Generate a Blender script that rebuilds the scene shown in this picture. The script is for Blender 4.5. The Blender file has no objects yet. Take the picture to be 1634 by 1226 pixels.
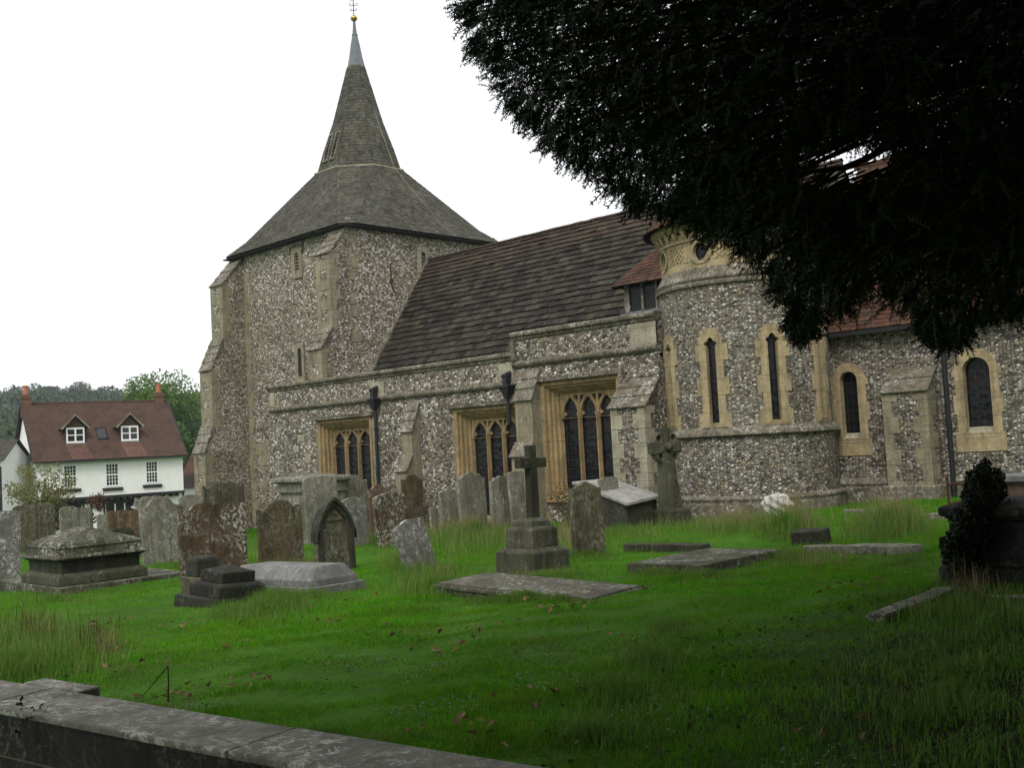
import bpy, bmesh, math, random
import numpy as np
from mathutils import Vector, Matrix
from mathutils.geometry import tessellate_polygon
random.seed(7); rng = np.random.default_rng(11)
R = math.radians; PI = math.pi
sc = bpy.context.scene; col = sc.collection
# ---------------------------------------------------------------- camera
FOC, PITCH, ROLL, TH = 1700., .0581, .0537, .802
EYE = np.array([0, 0, 2.7])
FW = np.array([-math.cos(TH)*math.cos(PITCH), math.sin(TH)*math.cos(PITCH), math.sin(PITCH)])
RT = np.array([math.sin(TH), math.cos(TH), 0.]); UP = np.cross(RT, FW)
RT2 = math.cos(ROLL)*RT-math.sin(ROLL)*UP; UP2 = math.sin(ROLL)*RT+math.cos(ROLL)*UP
FWH = np.array([-math.cos(TH), math.sin(TH), 0])
cam = bpy.data.cameras.new('camera'); co = bpy.data.objects.new('camera', cam); col.objects.link(co)
M = Matrix.Identity(4)
for i in range(3):
    M[i][0] = RT2[i]; M[i][1] = UP2[i]; M[i][2] = -FW[i]; M[i][3] = EYE[i]
co.matrix_world = M
cam.sensor_width = 36; cam.lens = FOC/1634*36; cam.clip_end = 6000; cam.clip_start = .1
sc.camera = co
# ---------------------------------------------------------------- world, sun, exposure
SUN_EL, SUN_AZ = 50, 152       # azimuth of the sun from +Y, clockwise
w = bpy.data.worlds.new('World'); sc.world = w; w.use_nodes = True
wn = w.node_tree; wn.nodes.clear()
sky = wn.nodes.new('ShaderNodeTexSky'); sky.sky_type = 'NISHITA'; sky.sun_disc = False
sky.sun_elevation = R(SUN_EL); sky.sun_rotation = R(SUN_AZ); sky.air_density = 1; sky.dust_density = 4; sky.ozone_density = 1
cl = wn.nodes.new('ShaderNodeMixRGB'); cl.inputs[0].default_value = .82; cl.inputs[2].default_value = (9.6, 9.6, 9.6, 1)
bg = wn.nodes.new('ShaderNodeBackground'); bg.inputs[1].default_value = .105
wo = wn.nodes.new('ShaderNodeOutputWorld')
wn.links.new(sky.outputs[0], cl.inputs[1]); wn.links.new(cl.outputs[0], bg.inputs[0]); wn.links.new(bg.outputs[0], wo.inputs[0])
sl = bpy.data.lights.new('sun', 'SUN'); sl.energy = 1.4; sl.angle = R(22); sl.color = (1, .96, .9)
so = bpy.data.objects.new('sun', sl); col.objects.link(so)
az, el = R(SUN_AZ), R(SUN_EL)
sd = Vector((math.sin(az)*math.cos(el), math.cos(az)*math.cos(el), math.sin(el)))
so.rotation_euler = sd.to_track_quat('Z', 'Y').to_euler()
sc.view_settings.view_transform = 'Standard'; sc.view_settings.look = 'None'; sc.view_settings.gamma = 1
sc.view_settings.exposure = .46
sc.render.engine = 'CYCLES'

# ---------------------------------------------------------------- helpers
def ray(x, y): return RT2*(x-817)+UP2*(613-y)+FW*FOC
def PL(x, y, ax, v):
    d = ray(x, y); return EYE+d*((v-EYE[ax])/d[ax])
def VD(x, y, v):
    d = ray(x, y); return EYE+d*(v/(d@FWH))
def hgt(x, y):
    u = .719*x+.695*y; v = -.695*x+.719*y
    vc = np.minimum(v, 42)
    z = 1.104+.0365*np.clip(u, -40, 14)-.018*vc
    t = np.clip((v-48)/16, 0, 1); t = t*t*(3-2*t)
    z = z*(1-t)+(-1.75)*t
    n = .03*np.sin(x*1.3+1)*np.cos(y*1.1)+.018*np.sin(x*2.9+y*2.2)+.01*np.sin(x*6.1-y*4.7)
    dw = (x+8.13)*.1423-(y-2.95)*.990; z = z-1.1*np.clip((dw-.1)/.38, 0, 1)*(v < 30)
    return z+n
def GP(x, y):
    d = ray(x, y); d = d/np.linalg.norm(d); t = 2.
    while t < 150:
        p = EYE+d*t
        if p[2] < hgt(p[0], p[1]): return p
        t += .01
    return EYE+d*t
def dep(p): return float((np.array(p)-EYE)@FWH)

class NT:
    def __init__(s, m):
        m.use_nodes = True; s.t = m.node_tree; s.t.nodes.clear()
        s.out = s.n('OutputMaterial'); s.b = s.n('BsdfPrincipled'); s.l(s.b.outputs[0], s.out.inputs[0])
    def n(s, ty, **k):
        q = s.t.nodes.new('ShaderNode'+ty)
        for a, v in k.items(): setattr(q, a, v)
        return q
    def l(s, a, b): s.t.links.new(a, b)
    def put(s, sock, v):
        if hasattr(v, 'links') or hasattr(v, 'is_linked'): s.l(v, sock)
        else: sock.default_value = v
    def pos(s, scale=(1, 1, 1), kind='w'):
        if kind == 'w': o = s.n('NewGeometry').outputs['Position']
        else: o = s.n('TexCoord').outputs['Object']
        m = s.n('Mapping'); m.inputs['Scale'].default_value = scale; s.l(o, m.inputs[0]); return m.outputs[0]
    def noise(s, vec, scale, detail=4, rough=.6, dist=0):
        q = s.n('TexNoise'); s.l(vec, q.inputs['Vector']); q.inputs['Scale'].default_value = scale
        q.inputs['Detail'].default_value = detail; q.inputs['Roughness'].default_value = rough; q.inputs['Distortion'].default_value = dist
        return q.outputs[0]
    def vor(s, vec, scale, feature='F1', rand=1):
        q = s.n('TexVoronoi', feature=feature); s.l(vec, q.inputs['Vector']); q.inputs['Scale'].default_value = scale
        q.inputs['Randomness'].default_value = rand; return q
    def ramp(s, fac, stops, interp='LINEAR'):
        q = s.n('ValToRGB'); e = q.color_ramp; e.interpolation = interp
        while len(e.elements) < len(stops): e.elements.new(.5)
        for el_, (p, c) in zip(e.elements, stops):
            el_.position = p; el_.color = (c, c, c, 1) if isinstance(c, (int, float)) else (*c, 1)
        s.l(fac, q.inputs[0]); return q.outputs[0]
    def mix(s, f, a, b, mode='MIX'):
        q = s.n('MixRGB', blend_type=mode); s.put(q.inputs[0], f)
        for sk, v in ((q.inputs[1], a), (q.inputs[2], b)): s.put(sk, (*v, 1) if isinstance(v, tuple) and len(v) == 3 else v)
        return q.outputs[0]
    def math(s, op, a, b=0., c=None):
        q = s.n('Math', operation=op); s.put(q.inputs[0], a); s.put(q.inputs[1], b)
        if c is not None: s.put(q.inputs[2], c)
        return q.outputs[0]
    def bump(s, h, strength=.5, dist=.02, prev=None):
        q = s.n('Bump'); q.inputs['Strength'].default_value = strength; q.inputs['Distance'].default_value = dist
        s.l(h, q.inputs['Height'])
        if prev is not None: s.l(prev, q.inputs['Normal'])
        return q.outputs[0]
    def fin(s, c, rough=.85, nrm=None, spec=.3, metal=0):
        s.put(s.b.inputs['Base Color'], (*c, 1) if isinstance(c, tuple) else c); s.put(s.b.inputs['Roughness'], rough)
        s.b.inputs['Specular IOR Level'].default_value = spec; s.b.inputs['Metallic'].default_value = metal
        if nrm is not None: s.l(nrm, s.b.inputs['Normal'])
MATS = {}
def mat(name):
    m = bpy.data.materials.new(name); MATS[name] = m; return m, NT(m)

def m_flint(name, sc_=9., zs=1.15, white=1., dirt=(.20, .175, .13), course=0):
    m, t = mat(name); p = t.pos((1, 1, zs))
    wob = t.noise(p, 3., 2); pv = t.n('VectorMath', operation='ADD')
    ws = t.n('VectorMath', operation='SCALE'); t.l(wob, ws.inputs[0]); ws.inputs['Scale'].default_value = .05
    t.l(p, pv.inputs[0]); t.l(ws.outputs[0], pv.inputs[1]); p2 = pv.outputs[0]
    rnd = 1 if not course else .7
    v = t.vor(p2, sc_, 'F1', rnd); e = t.vor(p2, sc_, 'DISTANCE_TO_EDGE', rnd)
    sepc = t.n('SeparateColor'); t.l(v.outputs['Color'], sepc.inputs[0])
    base = t.ramp(sepc.outputs[0], [(0, (.02, .021, .024)), (.12, (.07, .07, .07)), (.24, (.16, .15, .13)), (.36, (.24, .205, .15)), (.5, (.26*white, .255*white, .23*white)),
        (.64, (.36*white, .35*white, .31*white)), (.74, (.38, .28, .16)), (.84, (.52*white, .5*white, .46*white)), (.97, (.66*white, .65*white, .61*white))])
    # inside each knapped flint: darker heart with a white rind, mottling
    core = t.noise(p2, sc_*2.6, 4, .7); corem = t.ramp(core, [(.34, .25), (.48, .95), (.62, 1.35)])
    base = t.mix(1., base, corem, 'MULTIPLY')
    fine = t.vor(p2, sc_*2.3, 'F1'); fs = t.n('SeparateColor'); t.l(fine.outputs['Color'], fs.inputs[0])
    base = t.mix(.12, base, t.ramp(fs.outputs[1], [(0, (.04, .04, .045)), (.55, (.2, .19, .17)), (1, (.65, .64, .62))]))
    mort = t.ramp(e.outputs[0], [(.04, 1.), (.13, 0.)])
    mn = t.noise(t.pos(), .6, 4, .65)
    mcol = t.ramp(mn, [(.3, tuple(c*.55 for c in dirt)), (.5, dirt), (.68, tuple(c*1.25 for c in dirt))])
    c = t.mix(mort, base, mcol)
    big = t.noise(t.pos(), .42, 5, .7); c = t.mix(t.ramp(big, [(.36, .55), (.58, 0.)]), c, (.5, .43, .33), 'MULTIPLY')
    st = t.noise(t.pos((1, 1, .12)), 1.4, 4, .6); c = t.mix(t.ramp(st, [(.5, 0.), (.75, .5)]), c, (.42, .4, .36), 'MULTIPLY')
    h = t.math('MINIMUM', e.outputs[0], .22); h2 = t.math('MULTIPLY_ADD', core, .12, h)
    t.fin(c, t.ramp(sepc.outputs[1], [(0, .45), (.6, .9)]), t.bump(h2, .9, .14), .4)
    return m
def m_stone(name, colr, joint=0, lich=.25, dark=.5, rough=.9, lichc=(.5, .5, .44), kind='w', bump=.4, moss=0):
    m, t = mat(name); p = t.pos(kind=kind)
    if kind == 'o':
        oi = t.n('ObjectInfo'); a = t.n('VectorMath', operation='ADD'); cmb = t.n('CombineXYZ')
        q = t.math('MULTIPLY', oi.outputs['Random'], 37.); t.l(q, cmb.inputs[0]); t.l(q, cmb.inputs[1]); t.l(p, a.inputs[0]); t.l(cmb.outputs[0], a.inputs[1]); p = a.outputs[0]
    n1 = t.noise(p, 2.3, 6, .7); n2 = t.noise(p, 14, 5, .7); n3 = t.noise(p, 60, 3, .6)
    c = t.ramp(n1, [(.28, tuple(x*.62 for x in colr)), (.5, colr), (.72, tuple(min(1, x*1.3) for x in colr))])
    c = t.mix(t.ramp(n2, [(.42, .45), (.62, 0.)]), c, (.55, .5, .43), 'MULTIPLY')
    mp = t.n('Mapping'); mp.inputs['Scale'].default_value = (3., 3., .25); t.l(p, mp.inputs[0])
    stk = t.noise(mp.outputs[0], 2.2, 4, .7); c = t.mix(t.ramp(stk, [(.42, 0.), (.66, dark)]), c, (.22, .21, .18), 'MULTIPLY')
    if moss:
        mm = t.noise(p, 1.7, 5, .7); c = t.mix(t.ramp(mm, [(.46, 0.), (.62, moss)]), c, (.05, .075, .02))
    if lich:
        v = t.noise(p, 13, 8, .82, .6); v2 = t.noise(p, 2.1, 3, .6)
        lm = t.math('MULTIPLY', t.ramp(v, [(.51, 0.), (.56, 1.)]), t.ramp(v2, [(.40, 0.), (.6, min(1, lich*2.2))]))
        c = t.mix(lm, c, lichc)
        pw = t.n('VectorMath', operation='MULTIPLY_ADD'); t.l(n2, pw.inputs[0]); pw.inputs[1].default_value = (.12, .12, .12); t.l(p, pw.inputs[2]); vs = t.vor(pw.outputs[0], 17, 'F1'); ss = t.n('SeparateColor'); t.l(vs.outputs['Color'], ss.inputs[0])
        spot = t.math('MULTIPLY', t.ramp(vs.outputs['Distance'], [(.10, 1.), (.2, 0.)]), t.ramp(ss.outputs[0], [(1-lich*.3, 0.), (1.-lich*.3+.02, .7)]))
        c = t.mix(spot, c, (.55, .55, .5))
    hh = t.math('MULTIPLY_ADD', n3, .35, n2)
    if joint:
        sx = t.n('SeparateXYZ'); t.l(t.pos(), sx.inputs[0])
        fr = t.math('FRACT', t.math('DIVIDE', sx.outputs[2], joint)); jl = t.math('LESS_THAN', fr, .045)
        c = t.mix(t.math('MULTIPLY', jl, .55), c, (.12, .1, .07))
    nb = t.bump(hh, bump, .025)
    t.fin(c, rough, nb, .25); return m
def m_tiles(name, cols, lich=.2, rough=.9, top=None):
    m, t = mat(name); g = t.n('NewGeometry'); r = g.outputs['Random Per Island']; p = t.pos()
    n = len(cols); c = t.ramp(r, [(i/(n-1) if n > 1 else 0, cc) for i, cc in enumerate(cols)])
    n1 = t.noise(p, 1.1, 5, .7); c = t.mix(t.ramp(n1, [(.35, .6), (.6, 0.)]), c, (.45, .42, .38), 'MULTIPLY')
    n2 = t.noise(p, 11, 6, .75); c = t.mix(t.ramp(n2, [(.4, .6), (.6, 0.)]), c, (.4, .38, .35), 'MULTIPLY')
    if lich:
        v = t.noise(p, 17, 5, .75); c = t.mix(t.ramp(v, [(.60, 0.), (.68, lich)]), c, (.42, .41, .36))
        v = t.noise(p, 1.9, 4, .7); c = t.mix(t.ramp(v, [(.55, 0.), (.75, lich*.6)]), c, (.11, .115, .06))
    if top:
        sx = t.n('SeparateXYZ'); t.l(g.outputs['Position'], sx.inputs[0]); zz = t.math('MULTIPLY_ADD', n1, 1.2, sx.outputs[2])
        c = t.mix(t.ramp(t.math('MULTIPLY', t.math('SUBTRACT', zz, top), 1.), [(.45, 0.), (.8, .4)]), c, (.07, .042, .032))
    t.fin(c, rough, t.bump(n2, .5, .02), .2); return m
def m_plain(name, c, rough=.6, spec=.4, metal=0, var=.3, ns=8):
    m, t = mat(name); p = t.pos(); n = t.noise(p, ns, 5, .65)
    cc = t.ramp(n, [(.3, tuple(x*(1-var) for x in c)), (.7, tuple(min(1, x*(1+var*.5)) for x in c))])
    t.fin(cc, rough, t.bump(n, .15, .01), spec, metal); return m
def m_leaf(name, cols, rough=.6, transl=.25, spec=.25, var=None):
    m, t = mat(name); g = t.n('NewGeometry'); n = len(cols)
    c = t.ramp(g.outputs['Random Per Island'], [(i/(n-1), cc) for i, cc in enumerate(cols)])
    nn = t.noise(t.pos(), .8, 3); c = t.mix(t.ramp(nn, [(.35, .55), (.62, 0.)]), c, (.45, .5, .4), 'MULTIPLY')
    if var:
        n5 = t.noise(t.pos(), 1.7, 5, .7, .5); c = t.mix(t.ramp(n5, [(.46, 0.), (.66, .75)]), c, var)
        n6 = t.noise(t.pos(), 9., 4, .7); c = t.mix(t.ramp(n6, [(.38, .6), (.58, 0.)]), c, (.4, .5, .4), 'MULTIPLY')
    t.fin(c, rough, None, spec)
    if transl:
        tr = t.n('BsdfTranslucent'); t.l(c, tr.inputs[0]); ms = t.n('MixShader'); ms.inputs[0].default_value = transl
        t.l(t.b.outputs[0], ms.inputs[1]); t.l(tr.outputs[0], ms.inputs[2]); t.l(ms.outputs[0], t.out.inputs[0])
    return m
def m_glass(name, sx_=9., dia=True, tint=(.012, .013, .015), lead=(.025, .025, .026)):
    m, t = mat(name); s = t.n('SeparateXYZ'); t.l(t.pos(), s.inputs[0]); X, Z = s.outputs[0], s.outputs[2]
    if dia:
        a = t.math('FRACT', t.math('MULTIPLY', t.math('MULTIPLY_ADD', X, 1.5, Z), sx_*.62)); b = t.math('FRACT', t.math('MULTIPLY', t.math('SUBTRACT', Z, t.math('MULTIPLY', X, 1.5)), sx_*.62))
    else:
        a = t.math('FRACT', t.math('MULTIPLY', X, sx_)); b = t.math('FRACT', t.math('MULTIPLY', Z, sx_*.6))
    l = t.math('MAXIMUM', t.math('LESS_THAN', a, .1), t.math('LESS_THAN', b, .1 if dia else .07))
    v = t.vor(t.pos(), 7, 'F1'); c = t.mix(.5, tint, t.mix(1., v.outputs['Color'], (.016, .015, .017), 'MULTIPLY'))
    cc = t.mix(l, c, lead)
    t.fin(cc, t.ramp(l, [(0, .12), (1, .7)]), t.bump(v.outputs['Distance'], .25, .02), .18); return m

M_fl_t = m_flint('flint_tower', 11.5, 1.6, 1.5, (.23, .19, .115))
M_fl_a = m_flint('flint_aisle', 10.5, 1.3, 1.3, (.17, .145, .095))
M_fl_c = m_flint('flint_chancel', 12., 1.6, 1.0, (.15, .13, .085), 1)
M_ash = m_stone('ashlar', (.27, .245, .165), .38, .12, .45)
M_ash2 = m_stone('ashlar_pale', (.36, .34, .25), .42, .12, .35)
M_yel = m_stone('yellow_stone', (.33, .24, .12), .55, .05, .6)
M_yel2 = m_stone('yellow_stone_chancel', (.40, .325, .19), .4, .08, .45)
M_cap = m_stone('weathered_stone', (.155, .138, .10), 0, .35, .6)
M_string = m_stone('string_stone', (.13, .115, .08), 0, .3, .7)
M_slab = m_tiles('horsham_slab', [(.016, .014, .013), (.038, .031, .027), (.06, .055, .042), (.026, .024, .022), (.042, .034, .028), (.078, .07, .05), (.036, .036, .033)], .45, top=9.25)
M_tile = m_tiles('clay_tile', [(.075, .038, .026), (.125, .06, .038), (.095, .048, .033), (.055, .037, .028), (.15, .08, .05)], .35)
M_htile = m_tiles('house_tile', [(.098, .060, .045), (.11, .068, .05), (.088, .054, .042), (.12, .075, .055)], .05)
M_htile2 = m_tiles('house_tile_new', [(.17, .092, .07), (.19, .105, .08), (.155, .085, .065)], .02)
M_shin = m_tiles('oak_shingle', [(.075, .075, .06), (.12, .118, .095), (.10, .098, .08), (.06, .06, .048), (.15, .148, .125)], .15)
M_lead = m_plain('lead', (.14, .155, .17), .5, .4, .2)
M_gold = m_plain('gilt', (.55, .36, .10), .35, .5, .7)
M_iron = m_plain('black_iron', (.012, .013, .015), .5, .4)
M_rust = m_plain('rusty_iron', (.06, .028, .016), .85, .2)
M_gl = m_glass('leaded_glass', 8)
M_gl2 = m_glass('leaded_square_glass', 7.5, False)
M_white = m_plain('white_render', (.78, .78, .76), .8, .3, 0, .06, 2)
M_wpaint = m_plain('white_paint', (.8, .8, .78), .5, .4, 0, .05)
M_black = m_plain('black_timber', (.014, .013, .014), .7)
M_pane = m_plain('window_glass', (.02, .022, .025), .08, .5, 0, .4, 1)
M_brick = m_plain('chimney_brick', (.15, .085, .055), .9, .2, 0, .5, 6)
M_pot = m_plain('chimney_pot', (.42, .16, .08), .85, .2)
M_bark = m_plain('bark', (.035, .026, .018), .95, .1, 0, .5, 14)
M_bark2 = m_plain('pale_bark', (.10, .085, .06), .95, .1, 0, .5, 14)
M_soil = None

class MB:
    def __init__(s): s.v = []; s.f = []
    def add(s, vs, fs):
        b = len(s.v); s.v += [tuple(map(float, q)) for q in vs]; s.f += [tuple(b+i for i in q) for q in fs]; return s
    def box(s, x0, x1, y0, y1, z0, z1, F=None):
        vs = [(x, y, z) for z in (z0, z1) for y in (y0, y1) for x in (x0, x1)]
        if F: vs = [F(*q) for q in vs]
        return s.add(vs, [(0, 2, 3, 1), (4, 5, 7, 6), (0, 1, 5, 4), (2, 6, 7, 3), (0, 4, 6, 2), (1, 3, 7, 5)])
    def frus(s, cx, cy, z0, z1, w0, d0, w1, d1, rot=0):      # box with different bottom/top sizes
        c, n = math.cos(rot), math.sin(rot); vs = []
        for z, w_, d_ in ((z0, w0, d0), (z1, w1, d1)):
            for a, b in ((-1, -1), (1, -1), (1, 1), (-1, 1)):
                x, y = a*w_/2, b*d_/2; vs.append((cx+x*c-y*n, cy+x*n+y*c, z))
        return s.add(vs, [(3, 2, 1, 0), (4, 5, 6, 7), (0, 1, 5, 4), (1, 2, 6, 5), (2, 3, 7, 6), (3, 0, 4, 7)])
    def prism(s, pts, F, d0, d1, holes=()):                  # pts in 2D (a,b); F(a,b,d)
        loops = [list(pts)]+[list(h) for h in holes]; allp = [q for l in loops for q in l]; n = len(allp)
        tr = tessellate_polygon([[Vector((a, b, 0)) for a, b in l] for l in loops])
        vs = [F(a, b, d0) for a, b in allp]+[F(a, b, d1) for a, b in allp]
        fs = [tuple(t) for t in tr]+[tuple(n+i for i in reversed(t)) for t in tr]
        o = 0
        for l in loops:
            k = len(l)
            for i in range(k): j = (i+1) % k; fs.append((o+i, o+j, n+o+j, n+o+i))
            o += k
        return s.add(vs, fs)
    def tube(s, pts, r, n=6, r1=None):
        pts = [Vector(p) for p in pts]; k = len(pts); vs = []
        for i, p in enumerate(pts):
            d = (pts[min(i+1, k-1)]-pts[max(i-1, 0)]).normalized(); a = d.orthogonal().normalized(); b = d.cross(a)
            rr = r if r1 is None else r+(r1-r)*i/(k-1)
            vs += [p+a*rr*math.cos(2*PI*j/n)+b*rr*math.sin(2*PI*j/n) for j in range(n)]
        fs = [(i*n+j, i*n+(j+1) % n, (i+1)*n+(j+1) % n, (i+1)*n+j) for i in range(k-1) for j in range(n)]
        fs += [tuple(range(n))[::-1], tuple((k-1)*n+j for j in range(n))]
        return s.add(vs, fs)
    def lathe(s, prof, cx, cy, n=48, a0=0, a1=2*PI):
        full = abs(a1-a0-2*PI) < 1e-6; m = n if full else n+1; vs = []
        for r, z in prof:
            for j in range(m):
                a = a0+(a1-a0)*j/n; vs.append((cx+r*math.cos(a), cy+r*math.sin(a), z))
        fs = [(i*m+j, i*m+(j+1) % m, (i+1)*m+(j+1) % m, (i+1)*m+j) for i in range(len(prof)-1) for j in range(n)]
        return s.add(vs, fs)
    def build(s, name, m, parent=None, bevel=0, smooth=False, weld=True, seg=1):
        me = bpy.data.meshes.new(name); vs = s.v
        if parent is not None:
            r = parent
            off = [0, 0, 0]
            while r is not None: off = [off[i]+r.location[i] for i in range(3)]; r = r.parent
            vs = [(a-off[0], b-off[1], c-off[2]) for a, b, c in vs]
        me.from_pydata(vs, [], s.f)
        if weld:
            bm = bmesh.new(); bm.from_mesh(me); bmesh.ops.recalc_face_normals(bm, faces=bm.faces); bm.to_mesh(me); bm.free()
        me.materials.append(m)
        if smooth: me.polygons.foreach_set('use_smooth', [True]*len(me.polygons))
        o = bpy.data.objects.new(name, me); col.objects.link(o)
        if parent is not None: o.parent = parent
        if bevel:
            b = o.modifiers.new('bevel', 'BEVEL'); b.width = bevel; b.segments = seg; b.limit_method = 'ANGLE'; b.angle_limit = R(35)
        return o
def absorb(o, mb, m):
    off = [0, 0, 0]; q = o.parent
    while q is not None: off = [off[i]+q.location[i] for i in range(3)]; q = q.parent
    me = o.data; names = [x.name for x in me.materials]
    if m.name not in names: me.materials.append(m); names.append(m.name)
    mi = names.index(m.name); bm = bmesh.new(); bm.from_mesh(me); vs = [bm.verts.new((a-off[0], b-off[1], c-off[2])) for a, b, c in mb.v]; nf = []
    for f in mb.f:
        try: g_ = bm.faces.new([vs[i] for i in f]); g_.material_index = mi; nf.append(g_)
        except ValueError: pass
    bmesh.ops.recalc_face_normals(bm, faces=nf); bm.to_mesh(me); bm.free()
def tag(o, label=None, cat=None, group=None, kind=None):
    if label: o['label'] = label
    if cat: o['category'] = cat
    if group: o['group'] = group
    if kind: o['kind'] = kind
    return o
def empty(name, loc, label, cat, group=None):
    o = bpy.data.objects.new(name, None); col.objects.link(o); o.location = tuple(float(q) for q in loc); return tag(o, label, cat, group)
def FS(yp):                                                  # frame of a south-facing wall in plane y=yp
    return lambda s, z, d: (s, yp-d, z)
def FE(xp):                                                  # east-facing wall in plane x=xp
    return lambda s, z, d: (xp+d, s, z)
def wall(mb, F, s0, s1, z0, z1, holes=(), step=None, top=None):
    ss = sorted(set([s0, s1]+[q for h in holes for q in h[:2]])); zs = sorted(set([z0, z1]+[q for h in holes for q in h[2:]]))
    if step:
        o = []
        for a, b in zip(ss, ss[1:]):
            n = max(1, int(math.ceil((b-a)/step))); o += [a+(b-a)*i/n for i in range(n)]
        ss = o+[ss[-1]]
    for a, b in zip(ss, ss[1:]):
        for c, d in zip(zs, zs[1:]):
            mx, mz = (a+b)/2, (c+d)/2
            if any(h[0] < mx < h[1] and h[2] < mz < h[3] for h in holes): continue
            mb.add([F(a, c, 0), F(b, c, 0), F(b, d, 0), F(a, d, 0)], [(0, 1, 2, 3)])
def arch(cx, hw, z0, zs, rise=None, n=10, pointed=False):    # opening outline, counter-clockwise from bottom left
    pts = [(cx-hw, z0), (cx+hw, z0)]
    if pointed:
        rad = 2*hw*1.05; 
        for i in range(n+1):
            a = i/n*math.acos((rad-hw)/rad); pts.append((cx+hw-rad+rad*math.cos(a), zs+rad*math.sin(a)))
        for i in range(n-1, -1, -1):
            a = i/n*math.acos((rad-hw)/rad); pts.append((cx-hw+rad-rad*math.cos(a), zs+rad*math.sin(a)))
    else:
        rr = hw if rise is None else rise
        for i in range(2*n+1):
            a = PI*i/(2*n); pts.append((cx+hw*math.cos(a), zs+rr*math.sin(a)))
    return pts
def tiles(mb, A, B, C, D, rows, tw, th, over=.35, jit=.15, ph=1., seed=0):
    """A,B bottom edge, D,C top edge (left,right)."""
    rr = random.Random(seed); A, B, C, D = map(Vector, (A, B, C, D)); nrm = (B-A).cross(D-A).normalized()
    if nrm.z < 0: nrm = -nrm
    ts = [0.]; wts = [ph+(1-ph)*i/(rows-1)*1. for i in range(rows)] if rows > 1 else [1]; tot = sum(wts)
    for q in wts: ts.append(ts[-1]+q/tot)
    for i in range(rows):
        t0, t1 = ts[i], min(1, ts[i+1]+over*(ts[i+1]-ts[i]))
        L0, R0, L1, R1 = A.lerp(D, t0), B.lerp(C, t0), A.lerp(D, t1), B.lerp(C, t1)
        ln = (R0-L0).length
        if ln < .02: continue
        n = max(1, round(ln/tw)); cuts = [0.]
        offs = (.5 if i % 2 else 0)
        cs = [0.]+[min(1, max(0, (k+offs+rr.uniform(-jit, jit))/n)) for k in range(0 if offs else 1, n)]+[1.]
        cs = sorted(cs)
        for a, b in zip(cs, cs[1:]):
            if b-a < .02/max(ln, .1): continue
            g = .004/max(ln, .1); dz = th*rr.uniform(.8, 1.25); sl_ = rr.uniform(-.12, .12)*(t1-t0)
            up = (D-A).normalized()*0
            p0 = L0.lerp(R0, a+g); p1 = L0.lerp(R0, b-g); p2 = L1.lerp(R1, b-g); p3 = L1.lerp(R1, a+g)
            dn = (L0-L1)*rr.uniform(-.05, .07); p0 = p0+dn; p1 = p1+dn+(L0-L1)*rr.uniform(-.02, .02)
            mb.add([p0+nrm*dz, p1+nrm*dz*rr.uniform(.85, 1.15), p2+nrm*.002, p3+nrm*.002, p0-nrm*.01, p1-nrm*.01], [(0, 1, 2, 3), (4, 5, 1, 0), (0, 3, 4), (1, 5, 2)])

# ================================================================ CHURCH
X0, Y0, XL, YN = -30.47, 23.39, -38.1, 30.95         # tower: SE corner, west, north
church = empty('church', (-24, 27, .3), 'medieval flint church with shingled tower spire, dark slab roof and round stair turret', 'church')
tw = empty('tower', (0, 0, 0), None, None); tw.parent = church; tw.location = (-34.3+24, 27.15-27, -.3)
mb = MB(); Ft = FS(Y0); Fe = FE(X0)
mb.box(XL, X0, Y0, YN, -1, 11.25)
tower_w = mb.build('tower_wall', M_fl_t, church)
bpy.data.objects.remove(tw)
# --- broach roof
EZ = 11.0; ov = .38; cx, cy = (XL+X0)/2, (Y0+YN)/2; OZ = 14.1; orad = 1.78
sq = [(XL-ov, Y0-ov), (X0+ov, Y0-ov), (X0+ov, YN+ov), (XL-ov, YN+ov)]
tt = math.tan(PI/8)*orad
oc = [(-tt, -orad), (tt, -orad), (orad, -tt), (orad, tt), (tt, orad), (-tt, orad), (-orad, tt), (-orad, -tt)]
oc = [(cx+a, cy+b) for a, b in oc]
mbr = MB(); mbu = MB()
for k in range(4):
    a, b = sq[k], sq[(k+1) % 4]; o1, o2 = oc[2*k], oc[2*k+1]; o3 = oc[(2*k+2) % 8]
    # the roof swings: slight kick at the eaves through an intermediate ring
    ta = .22; mid = lambda p, q, t, dz=.0: (p[0]+(q[0]-p[0])*t, p[1]+(q[1]-p[1])*t, EZ+(OZ-EZ)*t-.10*(dz))
    A = (*a, EZ); B = (*b, EZ); C = (*o2, OZ); D = (*o1, OZ)
    A2 = mid(a, o1, ta, 1.5); B2 = mid(b, o2, ta, 1.5)
    # broach faces start from a small cut at the corner
    def lrp(p, q, t): return tuple(p[i]+(q[i]-p[i])*t for i in range(3))
    e = .05
    Ae = lrp(A, B, e); Be = lrp(B, A, e)
    Am = lrp(A2, B2, .055); Bm = lrp(B2, A2, .055)
    tiles(mbr, Ae, Be, Bm, Am, 6, .17, .018, seed=k); tiles(mbr, Am, Bm, C, D, 24, .17, .018, seed=k+9)
    mbu.add([Ae, Be, Bm, Am, C, D], [(0, 1, 2, 3), (3, 2, 4, 5)])
    nx = sq[(k+2) % 4]; Bn = lrp((*b, EZ), (*nx, EZ), e); Bnm = lrp(mid(b, o3, ta, 1.5), mid(nx, oc[(2*k+3) % 8], ta, 1.5), .055)
    E_ = (*o3, OZ)
    tiles(mbr, Be, Bn, Bnm, Bm, 6, .17, .018, seed=k+20); tiles(mbr, Bm, Bnm, E_, C, 24, .17, .018, seed=k+30)
    mbu.add([Be, Bn, Bnm, Bm, E_, C], [(0, 1, 2, 3), (3, 2, 4, 5)])
mbu.v = [(a, b, c-.03) for a, b, c in mbu.v]
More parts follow.
